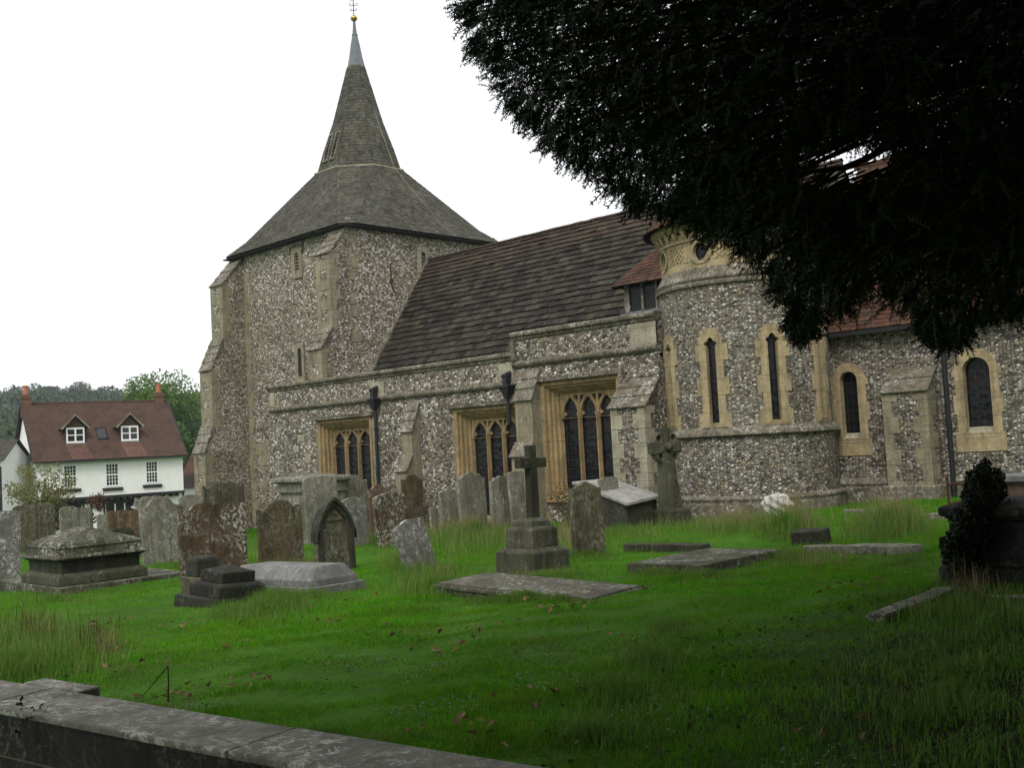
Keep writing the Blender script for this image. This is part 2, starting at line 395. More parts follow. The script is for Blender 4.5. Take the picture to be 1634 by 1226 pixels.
roof = mbr.build('roof', M_shin, church, weld=False); mbu.build('roof_deck', M_black, roof)
MB().box(XL-ov+.06, X0+ov-.06, Y0-ov+.06, YN+ov-.06, EZ-.09, EZ-.045).build('soffit', M_black, roof)
# lead flashing around the spire foot
m_ = MB(); ringp = [(p[0], p[1]) for p in oc]
for k in range(8):
    p, q = ringp[k], ringp[(k+1) % 8]; m_.tube([(p[0], p[1], OZ+.02), (q[0], q[1], OZ+.02)], .045, 5)
m_.build('flashing', M_ash2, roof)
# --- spire
spr = [(1.70, OZ), (1.42, OZ+.95), (1.0, 16.3), (.52, 18.1), (.36, 18.72)]
mb = MB(); und = MB()
for (r0, z0), (r1, z1) in zip(spr, spr[1:]):
    for k in range(8):
        a0 = PI/8+PI/4*k-PI/2-PI/4+PI/4; a1 = a0+PI/4; f = 1/math.cos(PI/8)
        Pp = lambda r, a, z: (cx+r*f*math.cos(a), cy+r*f*math.sin(a), z)
        A, B, C, D = Pp(r0, a0, z0), Pp(r0, a1, z0), Pp(r1, a1, z1), Pp(r1, a0, z1)
        tiles(mb, A, B, C, D, max(2, round((z1-z0)/.135)), .15, .018, seed=int(z0*7)+k)
        und.add([A, B, C, D], [(0, 1, 2, 3)])
spire = mb.build('spire', M_shin, church, weld=False)
und.v = [(cx+(a-cx)*.985, cy+(b-cy)*.985, c) for a, b, c in und.v]; und.build('spire_core', M_black, spire)
lead = [(.385, 18.68), (.36, 18.78), (.27, 19.2), (.19, 19.7), (.12, 20.05), (.135, 20.1), (.10, 20.16), (.07, 20.4), (.05, 20.75), (0, 20.8)]
m_ = MB(); m_.lathe(lead, cx, cy, 8); cap = m_.build('lead_cap', M_lead, church)
m_ = MB(); m_.lathe([(.02, 20.7), (.10, 20.72), (.15, 20.8), (.15, 20.84), (.10, 20.92), (.02, 20.94)], cx, cy, 16); m_.build('gilt_ball', M_gold, church, smooth=True)
# weathervane: rod with curling wrought iron leaves
m_ = MB(); m_.tube([(cx, cy, 20.9), (cx, cy, 22.0)], .02, 6)
rv = np.array([RT[0], RT[1]])
for zc, r in ((21.2, .16), (21.42, .2), (21.66, .19), (21.86, .12)):
    for sg in (-1, 1):
        pts = []
        for i in range(12):
            a = i/11*5.; rr = r*(.5-.03*i); pts.append((cx+rv[0]*sg*(r*.55+rr*math.cos(a+PI)), cy+rv[1]*sg*(r*.55+rr*math.cos(a+PI)), zc+rr*math.sin(a+PI)*.8))
        m_.tube(pts, .016, 5)
m_.build('weathervane', M_iron, church)
# spire louvres: two slatted openings on the south-west face of the spire
def spface(s, z, d, k=0):                                    # south face of spire, s across
    zz = z; r = 1.70-.28*(zz-OZ)/.95 if zz < OZ+.95 else 1.42-.42*(zz-OZ-.95)/(16.3-OZ-.95)
    return (cx+s, cy-r-d-.03, zz)
for s0 in (-.40, .08):
    lv = MB(); sl2 = MB()
    lv.prism([(s0, 14.55), (s0+.3, 14.55), (s0+.3, 15.75), (s0, 15.75)], spface, -.05, .05, [[(s0+.05, 14.6), (s0+.25, 14.6), (s0+.25, 15.7), (s0+.05, 15.7)]])
    for i in range(7): z = 14.64+i*.145; lv.add([spface(s0+.05, z, .05), spface(s0+.25, z, .05), spface(s0+.25, z+.07, -.03), spface(s0+.05, z+.07, -.03)], [(0, 1, 2, 3)])
    sl2.add([spface(s0+.04, 14.58, 0), spface(s0+.26, 14.58, 0), spface(s0+.26, 15.72, 0), spface(s0+.04, 15.72, 0)], [(0, 1, 2, 3)])  # black sheet stands in for the unlit opening behind the slats
    sp_l = lv.build('louvre', M_cap, spire); sl2.build('louvre_dark_sheet', M_black, sp_l)
# lightning conductor
m_ = MB(); fr_ = [(cx+.30, cy-.05, 18.7), (cx+1.02, cy+.15, 16.3), (cx+1.78, cy+.3, OZ+.03), (X0+ov-.6, cy+1.0, EZ+.62), (X0+ov+.02, cy+1.2, EZ+.02)]
m_.tube(fr_, .012, 4); m_.build('lightning_conductor', M_ash2, church)

# --- buttress builder
def buttress(s0, s1, F, prof, zb, mat_body, quoins=True, name='buttress', capm=None, lip=.05, patch=False, qm=None, full=True):
    """prof: list of (proj, z_front_top, z_slope_top) bottom first, projection decreasing; F(s,z,d)."""
    mb = MB(); poly = [(0, zb)]; poly.append((prof[0][0], zb)); 
    for i, (pj, zf, zt) in enumerate(prof):
        poly.append((pj, zf)); nx = prof[i+1][0] if i+1 < len(prof) else 0; poly.append((nx, zt))
    pf = lambda a, b, d: F(s0+d, b, a)
    mb.prism(poly, pf, 0, s1-s0)
    b = mb.build(name, mat_body, church)
    for i, (pj, zf, zt) in enumerate(prof):
        cp = MB(); nx = prof[i+1][0] if i+1 < len(prof) else 0
        L = math.hypot(pj-nx, zt-zf); n = max(1, round(L/.36))
        ux, uz = (nx-pj)/L, (zt-zf)/L; ox, oz = uz, -ux
        for k in range(n):
            a0, a1 = k/n*L-(.06 if k == 0 else 0), (k+1)/n*L+(.03 if k < n-1 else 0); e = .045
            pts = [(pj+ux*a0-ox*.0, zf+uz*a0-oz*.0), (pj+ux*a0+ox*(e+.015), zf+uz*a0+oz*(e+.015)), (pj+ux*a1+ox*e*.6, zf+uz*a1+oz*e*.6), (pj+ux*a1, zf+uz*a1)]
            cp.prism(pts, lambda a, b_, d: F(s0-lip+d, b_, a), 0, s1-s0+2*lip)
        cp.build('cap', capm or M_cap, b, bevel=.01)
    if quoins:
        q = MB(); rr = random.Random(int(s0*10)); zz = zb
        nq = 0
        for i, (pj, zf, zt) in enumerate(prof):
            z = zz
            while z < zf-.05:
                h = min(.36, zf-z); a = .34 if nq % 2 else .2; w_ = (s1-s0)
                if patch: a = w_/2 if nq % 2 else w_*.27
                a = min(a, w_/2)
                for sg in (0, 1):
                    l = s0-.012 if sg == 0 else s1-a; r_ = s0+a if sg == 0 else s1+.012
                    side = .42 if nq % 2 == 0 else .24
                    side = min(side, pj)
                    q.box(l, r_, z+.004, z+h-.004, pj-side, pj+.012, F=lambda s, z_, d: F(s, z_, d))
                z += h; nq += 1
            zz = zt-.1 if i+1 < len(prof) else zt
        absorb(b, q, qm or M_ash)
    return b
buttress(-38.3, -37.45, Ft, [(2.0, 3.1, 4.15), (1.6, 6.33, 7.6), (1.0, 9.75, 10.9)], -1, M_fl_t, patch=True)
buttress(-31.25, X0+.02, Ft, [(1.9, 3.6, 4.6), (1.37, 6.46, 7.25), (.86, 9.9, 10.95)], -1, M_fl_t, patch=True)
# tower corner quoins
q = MB(); z = .2; i = 0
rr = random.Random(5)
for zz in np.arange(0.2, 10.0, .42):
    w_ = .45 if i % 2 else .28; q.box(-37.43, -37.43+w_, zz+.005, zz+.41, -.05, .014, F=lambda s, z_, d: Ft(s, z_, d)); i += 1
i = 0
for zz in np.arange(5.4, 10.9, .45):
    if i % 3 != 1: q.box(Y0+.0, Y0+(.42 if i % 2 else .2), zz, zz+.4, -.05, .014, F=lambda s, z_, d: Fe(s, z_, d))
    i += 1
for zz in np.arange(9.6, 10.9, .42): q.box(YN-.35, YN, zz, zz+.41, -.05, .014, F=lambda s, z_, d: Fe(s, z_, d))
# odd ashlar blocks in the masonry
for (s, z, w_, h) in ((-36.2, 2.6, .5, .35), (-35.9, 4.2, .35, .3), (-33.3, 8.4, .3, .2), (-34.8, 3.0, .45, .3), (-37.0, 2.9, .75, .42), (-36.7, 2.45, .5, .44), (-36.55, 1.9, .55, .5), (-36.8, 1.4, .6, .45), (-36.5, .9, .5, .45)):
    q.box(s, s+w_, z, z+h, -.05, .012, F=lambda a, b, d: Ft(a, b, d))
absorb(tower_w, q, M_ash)

def surround(F, outer, inner, front, back, matr, parent, name='surround'):
    m_ = MB(); m_.prism(outer, F, back, front, [inner]); return m_.build(name, matr, parent)
def panel(F, s0, s1, z0, z1, d, m, parent, name='glass'):
    m_ = MB(); n = max(1, int((s1-s0)/.15))
    for i in range(n): a, b = s0+(s1-s0)*i/n, s0+(s1-s0)*(i+1)/n; m_.add([F(a, z0, d), F(b, z0, d), F(b, z1, d), F(a, z1, d)], [(0, 1, 2, 3)])
    return m_.build(name, m, parent)
def cusp(cx_, hw, z0, zs):                                  # cusped (trefoiled) lancet head
    pts = [(cx_-hw, z0), (cx_+hw, z0), (cx_+hw, zs)]
    pts += [(cx_+hw*1.35, zs+hw*.35), (cx_+hw*1.3, zs+hw*.8), (cx_+hw*.75, zs+hw*.95), (cx_+hw*.5, zs+hw*1.45), (cx_+.0, zs+hw*1.9),
            (cx_-hw*.5, zs+hw*1.45), (cx_-hw*.75, zs+hw*.95), (cx_-hw*1.3, zs+hw*.8), (cx_-hw*1.35, zs+hw*.35), (cx_-hw, zs)]
    return pts
def jag(c_, hw, z0, zs, step=.38, tooth=.13, flat=False):   # outer outline with long-and-short jamb stones and a round head
    L = [(c_-hw, z0)]; Rr = [(c_+hw, z0)]; z = z0; k = 0
    right = []; 
    while z < zs-.02:
        z2 = min(z+step, zs); w_ = hw+(tooth if k % 2 == 0 else 0); right += [(w_, z), (w_, z2)]; z = z2; k += 1
    head = [(hw*math.cos(a), zs+hw*math.sin(a)) for a in [PI*i/16 for i in range(1, 16)]] if not flat else []
    if flat: head = []
    pts = [(c_+a, b) for a, b in right]+[(c_+a, b) for a, b in head]+[(c_-a, b) for a, b in reversed(right)]
    o = []
    for p in pts:
        if not o or (abs(p[0]-o[-1][0])+abs(p[1]-o[-1][1])) > 1e-5: o.append(p)
    return o
# small openings of the tower: glass, and black sheets standing in for dark openings, sit inside a proud surround (depth faked by real ring thickness)
def small_window(F, c_, z0, zs, hw, ohw, oz0, oz1, louv, matr, name, square=True):
    w_ = MB(); inner = arch(c_, hw, z0, zs)
    outer = [(c_-ohw, oz0), (c_+ohw, oz0), (c_+ohw, oz1), (c_-ohw, oz1)]
    w_.prism(outer, F, -.02, .055, [inner]); o = w_.build(name, matr, church)
    panel(F, c_-hw-.03, c_+hw+.03, z0-.03, zs+hw+.03, .004, M_gl if not louv else M_black, o, 'glass' if not louv else 'louvre_dark_sheet')
    if louv:
        l = MB(); n = int((zs+hw-z0)/.12)
        for i in range(n): z = z0+.02+i*.12; l.add([F(c_-hw, z, .045), F(c_+hw, z, .045), F(c_+hw, z+.05, .01), F(c_-hw, z+.05, .01)], [(0, 1, 2, 3)])
        l.build('louvre', M_cap, o)
    return o
sw = small_window(Ft, -33.62, 9.75, 10.35, .14, .34, 9.5, 10.75, True, M_ash, 'tower_window')
MB().box(-34.1, -33.16, 10.72, 10.86, -.02, .12, F=lambda s, z, d: Ft(s, z, d)).build('hood_mould', M_cap, sw)
for s_ in (-34.1, -33.28): MB().box(s_, s_+.12, 10.5, 10.72, -.02, .12, F=lambda s, z, d: Ft(s, z, d)).build('hood_stop', M_cap, sw)
small_window(Ft, -33.68, 5.75, 6.7, .13, .3, 5.5, 7.0, False, M_ash, 'tower_window')
small_window(Fe, 26.95, 9.6, 10.2, .12, .3, 9.5, 10.5, True, M_ash2, 'tower_window')
m_ = MB(); m_.tube([Fe(25.12, 9.75, .03), Fe(25.3, 9.7, .03), Fe(25.33, 8.8, .03), Fe(25.5, 8.65, .03)], .022, 5); m_.build('iron_tie', M_rust, church)

# --- aisle
YA = 21.2; Fa = FS(YA); AX0, AX1 = -32.5, -15.5
wins = [(-29.66, -26.8, .6, 3.86), (-22.9, -20.2, .5, 3.84), (-19.4, -16.72, 1.15, 4.34)]
mb = MB()
wall(mb, Fa, AX0, AX1, -1, 4.3, [w_ for w_ in wins[:2]]+[(wins[2][0], wins[2][1], wins[2][2], 4.3)])
wall(mb, Fa, AX0, -20.3, 4.3, 5.1); wall(mb, Fa, -20.3, AX1, 4.3, 5.6, [(wins[2][0], wins[2][1], 4.3, wins[2][3])])
wall(mb, FE(AX1), YA, 24.0, -1, 5.6)
mb.add([(AX0, YA, -1), (AX0, Y0, -1), (AX0, Y0, 5.1), (AX0, YA, 5.1)], [(0, 1, 2, 3)])
aisle = mb.build('aisle_wall', M_fl_a, church)
m_ = MB(); m_.prism([(AX0, -1), (AX0, 4.2), (-32.75, 3.7), (-33.3, 2.4), (-33.45, -1)], lambda a, b, d: (a, YA+.25+d, b), 0, 1.8); m_.build('aisle_wall', M_fl_a, church)
MB().box(AX0+.05, AX1, YA+.1, 25.2, 4.7, 4.8).build('lead_flat', M_lead, church)
# parapet coping (moulded) and string course
def bar(F, s0, s1, prof, name, m, parent=church):
    m_ = MB(); m_.prism(prof, lambda a, b, d: F(s0+d, b, a), 0, s1-s0); return m_.build(name, m, parent, bevel=.008)
cop = lambda z: [(-.4, z), (.06, z-.02), (.11, z-.07), (.11, z-.14), (.05, z-.17), (.04, z-.24), (.0, z-.27), (-.4, z-.27)]
bar(Fa, AX0-.1, -20.3, cop(5.32), 'coping', M_string); bar(Fa, -20.42, AX1, cop(5.85), 'coping', M_string)
MB().box(-20.42, -20.28, YA-.10, YA+.3, 5.05, 5.6).build('coping', M_string, church)
strg = lambda z, e=.10: [(0, z+.10), (e, z+.03), (e, z-.03), (e*.5, z-.09), (0, z-.11)]
bar(Fa, AX0-.02, -20.15, strg(4.42), 'string_course', M_string); bar(Fa, -20.4, AX1, strg(4.93), 'string_course', M_string)
q = MB()
for z in (4.55, 4.8): q.box(AX0-.01, AX0+.28, z, z+.24, -.05, .012, F=lambda a, b, d: Fa(a, b, d))
q.box(-26.8, -26.1, 4.5, 4.95, -.05, .014, F=lambda a, b, d: Fa(a, b, d)); q.box(-21.0, -20.45, 4.55, 5.0, -.05, .014, F=lambda a, b, d: Fa(a, b, d)); q.box(-16.3, AX1, 5.0, 5.58, -.05, .014, F=lambda a, b, d: Fa(a, b, d))
for (s, z, w_, h) in ((-31.2, 2.9, .35, .2), (-30.9, 3.25, .4, .22), (-30.5, 2.5, .3, .3), (-31.0, 1.9, .5, .18), (-30.95, 1.3, .25, .5), (-30.4, 1.35, .25, .5)):
    q.box(s, s+w_, z, z+h, -.05, .012, F=lambda a, b, d: Fa(a, b, d))
absorb(aisle, q, M_ash2)
# perpendicular three-light windows with deep splayed jambs
def perp(s0, s1, z0, z1, nl=3, name='aisle_window', tall=False):
    W = MB(); D_ = .42
    steps = [(0, .035, .0), (.07, .02, .07), (.13, -.06, .07), (.16, -.10, .16), (.26, -.17, .16), (.28, -.22, .26), (.36, -.28, .28), (.40, -D_, .40)]
    prof = [(.0, .03), (.10, .03), (.12, -.05), (.19, -.06), (.21, -.14), (.27, -.16), (.29, -.24), (.35, -.27), (.38, -.36), (.40, -.40)]
    def loop(i): a, d = prof[i]; return [(s0+a, z0, d), (s0+a, z1-a*.85, d), (s1-a, z1-a*.85, d), (s1-a, z0, d)]
    prv = None
    first = [(s0-.012, z0, -.1), (s0-.012, z1+.012, -.1), (s1+.012, z1+.012, -.1), (s1+.012, z0, -.1)]
    loops = [first]+[[(s0-.012, z0, .03), (s0-.012, z1+.012, .03), (s1+.012, z1+.012, .03), (s1+.012, z0, .03)]]+[loop(i) for i in range(1, len(prof))]
    for la, lb in zip(loops, loops[1:]):
        for k in range(3): W.add([Fa(*la[k]), Fa(*la[k+1]), Fa(*lb[k+1]), Fa(*lb[k])], [(0, 1, 2, 3)])
    W.add([Fa(s0, z0, .08), Fa(s1, z0, .08), Fa(s1, z0+.25, -.4), Fa(s0, z0+.25, -.4)], [(0, 1, 2, 3)])
    o = W.build(name, M_yel, church)
    a, b, zt = s0+.40, s1-.40, z1-.34; zs = zt-.5 if not tall else zt-.62; lw = (b-a)/nl
    for k in range(1, nl):
        x = a+k*lw; mm = MB(); mm.prism([(x-.055, 0), (x-.02, .1), (x+.02, .1), (x+.055, 0), (x+.02, -.08), (x-.02, -.08)], lambda p, q_, d: Fa(p, d, -.34+q_), z0+.1, zs+.1); mm.build('mullion', M_yel, o)
    # tracery plate: heads
    holes = []
    for k in range(nl):
        c_ = a+(k+.5)*lw; hw = lw/2-.05
        holes.append([(c_-hw, zs-.02)]+[(c_+hw, zs-.02)]+[(c_+hw*math.cos(t)*1. if t < 1.2 else c_+hw*.36*(1-(t-1.2)/.37), zs+(.38 if not tall else .48)*math.sin(t)) for t in (.3, .6, .9, 1.2)]+[(c_, zs+(.44 if not tall else .54))]+[(c_-hw*math.cos(t), zs+(.38 if not tall else .48)*math.sin(t)) for t in (1.2, .9, .6, .3)])
    for k in range(nl-1):
        c_ = a+(k+1)*lw
        for sg in (-1, 1):
            z_ = zs+.27+(.06 if tall else 0); holes.append([(c_+sg*.035, z_), (c_+sg*lw*.30, zt-.05), (c_+sg*.035, zt-.05)][::sg])
    T = MB(); T.prism([(a-.02, zs-.03), (b+.02, zs-.03), (b+.02, zt+.02), (a-.02, zt+.02)], Fa, -.42, -.30, holes); Tr = T.build('tracery', M_yel, o)
    cu = MB()                                                # little cusps in each light head
    for k in range(nl):
        c_ = a+(k+.5)*lw; hw = lw/2-.05
        for sg in (-1, 1): cu.prism([(c_+sg*(hw+.01), zs+.02), (c_+sg*(hw-.10), zs+.07), (c_+sg*(hw-.02), zs+.16)], Fa, -.40, -.33)
    absorb(Tr, cu, M_yel)
    panel(Fa, a-.05, b+.05, z0, zt+.05, -.385, M_gl2, o)
    for z in np.arange(z0+.5, zs, .42): bs = MB(); bs.box(a, b, z, z+.018, -.38, -.365, F=lambda s, z_, d: Fa(s, z_, d)); bs.build('saddle_bar', M_iron, o)
    return o
for i, (a, b, c, d) in enumerate(wins):
    o = perp(a, b, c, d, tall=(i == 2))
    h = MB(); h.prism([(a-.14, d+.03), (b+.14, d+.03), (b+.14, d+.16), (a-.14, d+.16)], Fa, 0, .14)
    if i == 2:
        h.prism([(b+.05, d-.22), (b+.32, d-.22), (b+.32, d-.1), (b+.05, d-.1)], Fa, 0, .15)
        h.prism([(a-.18, d-.3), (a-.05, d-.3), (a-.05, d+.03), (a-.18, d+.03)], Fa, 0, .13); h.prism([(b+.04, d-.12), (b+.16, d-.12), (b+.16, d+.03), (b+.04, d+.03)], Fa, 0, .13)
        h.prism([(a-.4, d-.42), (a-.05, d-.42), (a-.05, d-.3), (a-.4, d-.3)], Fa, 0, .15)
    h.build('hood_mould', M_string, o, bevel=.01)
    j = MB(); z = c
    k = 0
    while z < d-.05:
        w_ = .2 if (k % 2 == 0) else .06; hh = min(.42, d-z)
        j.box(b+.012, b+.012+w_+.04, z+.004, z+hh-.004, -.05, .014, F=lambda s, z_, dd: Fa(s, z_, dd)); j.box(a-.012-w_*.5-.03, a-.012, z+.004, z+hh-.004, -.05, .014, F=lambda s, z_, dd: Fa(s, z_, dd)); z += hh; k += 1
    absorb(o, j, M_ash)
# aisle buttresses
buttress(-24.95, -24.46, Fa, [(.62, 2.13, 2.6), (.36, 3.32, 4.2)], -1, M_ash, quoins=False)
buttress(-20.08, -19.46, Fa, [(.62, 2.42, 2.8), (.38, 3.93, 4.75)], -1, M_ash, quoins=False)
buttress(-16.57, -15.55, Fa, [(.62, 3.5, 4.2)], -1, M_fl_c, quoins=True, qm=M_ash2, lip=.08)
# drainpipes
def drain(s, ztop, zbot, F, hop=True):
    m_ = MB(); m_.tube([F(s, zbot, .14), F(s, ztop, .14)], .055, 10); 
    for z in np.arange(zbot+.4, ztop, 1.4): m_.tube([F(s, z, .14), F(s, z+.09, .14)], .075, 10)
    o = m_.build('drainpipe', M_iron, church)
    if hop:
        h = MB(); p = F(s, ztop, .17)
        h.frus(p[0], p[1], ztop-.1, ztop+.22, .12, .12, .36, .26); h.box(p[0]-.2, p[0]+.2, p[1]-.15, p[1]+.15, ztop+.22, ztop+.28)
        h.frus(p[0], p[1], ztop+.28, ztop+.5, .16, .2, .14, .2); h.tube([(p[0]-.02, YA+.05, ztop+.62), (p[0]-.02, p[1]-.1, ztop+.5)], .09, 8)
        h.build('hopper', M_iron, o, bevel=.01)
    return o
drain(-26.42, 4.15, .2, Fa)
drain(-20.55, 4.1, 3.3, Fa)

# --- nave roof (large stone slabs)
RZ0, RY0, SL = 4.75, 23.61, 1.468
def rz(y): return RZ0+(y-RY0)*SL
RYr = 27.2; RX1 = -13.3
mb = MB(); A = (X0+.02, RY0, rz(RY0)); B = (RX1, RY0, rz(RY0)); C = (RX1, RYr, rz(RYr)); D = (X0+.02, RYr, rz(RYr))
tiles(mb, A, B, C, D, 26, .34, .06, .25, .3, 1.5, 3)
nr = mb.build('nave_roof', M_slab, church, weld=False)
u = MB(); u.add([A, B, C, D], [(0, 1, 2, 3)]); u.v = [(a, b+.03, c-.03) for a, b, c in u.v]
u.add([(A[0], RYr, rz(RYr)), (B[0], RYr, rz(RYr)), (B[0], RYr+3.6, rz(RYr)-5.2), (A[0], RYr+3.6, rz(RYr)-5.2)], [(0, 1, 2, 3)])
u.build('roof_deck', M_black, nr)
rd = MB(); n = 46
for i in range(n):
    x = X0+.05+(RX1-X0-.05)*i/n; L = (RX1-X0)/n; z = rz(RYr)+random.uniform(-.008, .008)
    rd.lathe([(.11, 0), (.11, L*.98)], 0, 0, 8, 0, PI); k = 18
    rd.v[-k:] = [(x+c, RYr+a, z-.02+b*.8) for a, b, c in rd.v[-k:]]
rd.build('ridge_tile', M_slab, nr, weld=False)
vg = MB(); vg.tube([(X0+.07, RY0, rz(RY0)+.09), (X0+.07, RYr, rz(RYr)+.09)], .08, 4); vg.build('flashing', M_string, nr)
MB().box(X0+.1, RX1, 24.0, 24.25, -1, 4.8).build('nave_wall', M_fl_a, church)
MB().box(RX1-.4, RX1, 24.0, 30.4, -1, 5).build('nave_wall', M_fl_a, church)
e = MB(); e.add([(RX1-.05, 24, 5), (RX1-.05, RYr, rz(RYr)-.05), (RX1-.05, 30.4, 5)], [(0, 1, 2)]); e.build('gable', M_fl_a, church)
# --- dormer
DX0, DX1, DY = -18.78, -16.9, 24.25
dm = MB(); dm.box(DX0, DX1, DY, DY+.06, 5.6, 6.35); dm.box(DX0, DX0+.12, DY, DY+1.6, 5.7, 7.25); dm.box(DX1-.12, DX1, DY, DY+1.6, 5.7, 7.25); dm.box(DX0+.12, DX1-.12, DY+.0, DY+.06, 7.15, 7.25)
dorm = dm.build('dormer', M_cap, church)
for x in (DX0+.12+.0, DX0+.62, DX0+1.12, DX1-.2): MB().box(x, x+.07, DY-.03, DY+.05, 6.35, 7.15).build('dormer_mullion', M_cap, dorm)
panel(FS(DY), DX0+.1, DX1-.1, 6.3, 7.2, -.03, M_gl, dorm)
MB().box(DX0-.08, DX1+.1, DY-.14, DY+.1, 6.2, 6.31).build('dormer_sill', M_lead, dorm)
t_ = MB(); ex = .25; rzt = 8.55; yb_ = (rzt-RZ0)/SL+RY0; yt = (7.2-RZ0)/SL+RY0
mxd = (DX0+DX1)/2
FLe, FRe = (DX0-ex, DY-.3, 7.1), (DX1+ex, DY-.3, 7.1)
pk = (mxd, DY+.75, 8.3); bk = (mxd, (8.3-RZ0)/SL+RY0+.1, 8.3)
LB = (DX0-ex, (7.1-RZ0)/SL+RY0+.1, 7.1); RB = (DX1+ex, LB[1], 7.1)
tiles(t_, FLe, FRe, pk, pk, 12, .17, .02, seed=51); tiles(t_, LB, FLe, pk, bk, 12, .17, .02, seed=52); tiles(t_, FRe, RB, bk, pk, 12, .17, .02, seed=53)
t_.build('dormer_roof', M_tile, dorm, weld=False)
u = MB(); u.add([FLe, FRe, pk, bk, LB, RB], [(0, 1, 2), (4, 0, 2, 3), (1, 5, 3, 2)]); u.v = [(a, b, c-.02) for a, b, c in u.v]; u.build('roof_deck', M_black, dorm)

# --- round turret
TC = (-14.1, 22.86); TR = 2.0
def FC(Rr, ang0=0.):
    return lambda s, z, d: (TC[0]+(Rr+d)*math.cos(s/TR), TC[1]+(Rr+d)*math.sin(s/TR), z)
Ftu = FC(TR)
lanc = [-121., -80.3, -39.6, 1.5, 42.]
Zs, Zb, Zt = 2.72, 2.98, 4.78          # string, glass bottom, springing
holes = [(R(a)*TR-.27, R(a)*TR+.27, Zb-.2, Zt+.25) for a in lanc]
mb = MB(); wall(mb, Ftu, -PI*TR, PI*TR, -1, 6.25, holes, .12)
turret = mb.build('turret', M_fl_c, church)
Flo = FC(TR+.06); mb = MB(); wall(mb, Flo, -PI*TR, PI*TR, 1.2, Zs-.04, (), .12); mb.build('turret_base', M_fl_c, turret)
rg = MB(); rg.lathe([(TR, Zs+.16), (TR+.14, Zs+.03), (TR+.16, Zs-.04), (TR+.11, Zs-.08), (TR, Zs-.10)], *TC, 72); rg.build('string_course', M_cap, turret)
rg = MB(); rg.lathe([(TR+.05, 1.30), (TR+.16, 1.27), (TR+.19, 1.22), (TR+.16, 1.14), (TR+.17, 1.1), (TR+.2, -.5)], *TC, 72); rg.build('plinth', M_cap, turret)
rg = MB(); rg.lathe([(TR-.05, 6.16), (TR+.06, 6.2), (TR+.07, 6.26), (TR+.01, 6.3), (TR+.04, 6.34), (TR+.05, 6.37), (TR-.12, 6.66)], *TC, 72); rg.build('ledge', M_cap, turret)
DR = TR-.11; Fd = FC(DR)
owa = [-128, -85.0, -42, 1, 44]
hl = [(R(a)*TR-.24, R(a)*TR+.24, 6.79, 7.25) for a in owa]
mb = MB(); wall(mb, Fd, -PI*TR, PI*TR, 6.6, 7.5, hl, .1); drum = mb.build('drum', M_yel2, turret)
for a in owa:
    c_ = R(a)*TR; o = [(c_+.32*math.cos(t), 7.02+.29*math.sin(t)) for t in [2*PI*i/24 for i in range(24)]]; inn = [(c_+.2*math.cos(t), 7.02+.2*math.sin(t)) for t in [2*PI*i/24 for i in range(24)]]
    w_ = surround(Fd, o, inn, .03, -.15, M_yel2, turret, 'round_window'); panel(Fd, c_-.25, c_+.25, 6.78, 7.26, -.1, M_gl, w_)
# diaper lattice in relief between the round windows
dp = MB()
for a0, a1 in zip(owa, owa[1:]):
    s0, s1 = R(a0)*TR+.42, R(a1)*TR-.42; st = .14; k = int((s1-s0)/st)
    dp.prism([(s0-.05, 6.8), (s1+.05, 6.8), (s1+.05, 6.83), (s0-.05, 6.83)], Fd, 0, .02)
    for i in range(k):
        for jx in range(3):
            x = s0+i*st; z = 6.84+jx*.13
            for (xa, xb) in ((x, x+st), (x+st, x)):
                dp.add([Fd(xa, z, .022), Fd(xb, z+.13, .022), Fd(xb+.02, z+.13, .022), Fd(xa+.02, z, .022), Fd(xa, z, -.0), Fd(xb, z+.13, -.0), Fd(xb+.02, z+.13, 0), Fd(xa+.02, z, 0)], [(0, 1, 2, 3), (0, 1, 5, 4), (2, 3, 7, 6)])
absorb(drum, dp, M_yel2)
rg = MB(); rg.lathe([(DR, 7.28), (DR+.05, 7.3), (DR+.05, 7.36), (DR, 7.38)], *TC, 72); rg.lathe([(DR, 7.56), (DR+.12, 7.58), (DR+.2, 7.66), (DR+.22, 7.74), (DR, 7.8)], *TC, 72); cor = rg.build('cornice', M_yel2, turret)
for i in range(40):
    cb = MB(); c_ = 2*PI*i/40*TR; cb.prism([(0, 7.36), (.06, 7.42), (.13, 7.56), (0, 7.58)], lambda a, b, d: Fd(c_+d, b, a), 0, .12); cb.build('corbel', M_yel2, cor)
cn = MB(); nseg = 32
for k in range(nseg):
    a0, a1 = 2*PI*k/nseg, 2*PI*(k+1)/nseg; g = lambda r, a, z: (TC[0]+r*math.cos(a), TC[1]+r*math.sin(a), z)
    tiles(cn, g(2.3, a0, 7.72), g(2.3, a1, 7.72), g(.03, a1, 10.6), g(.03, a0, 10.6), 30, .17, .02, seed=100+k)
cn.build('turret_roof', M_tile, turret, weld=False)
cn = MB(); cn.lathe([(2.27, 7.70), (.01, 10.57)], *TC, 32); cn.build('roof_deck', M_black, turret)
cn = MB(); cn.lathe([(.12, 10.4), (.14, 10.55), (.05, 10.7), (.09, 10.8), (0, 10.95)], *TC, 12); cn.build('finial', M_tile, turret, smooth=True)
for a in lanc:
    c_ = R(a)*TR; W = surround(Ftu, jag(c_, .29, Zs+.1, Zt+.12, .4, .11), cusp(c_, .115, Zb, Zt-.02), .018, -.14, M_yel2, turret, 'lancet_window')
    panel(Ftu, c_-.2, c_+.2, Zb-.05, Zt+.3, -.12, M_gl, W); MB().box(c_-.3, c_+.3, Zs+.06, Zs+.16, -.05, .07, F=lambda s, z, d: Ftu(s, z, d)).build('sill', M_cap, W)
    MB().box(c_-.12, c_+.12, 3.92, 3.95, -.12, -.09, F=lambda s, z, d: Ftu(s, z, d)).build('saddle_bar', M_iron, W)

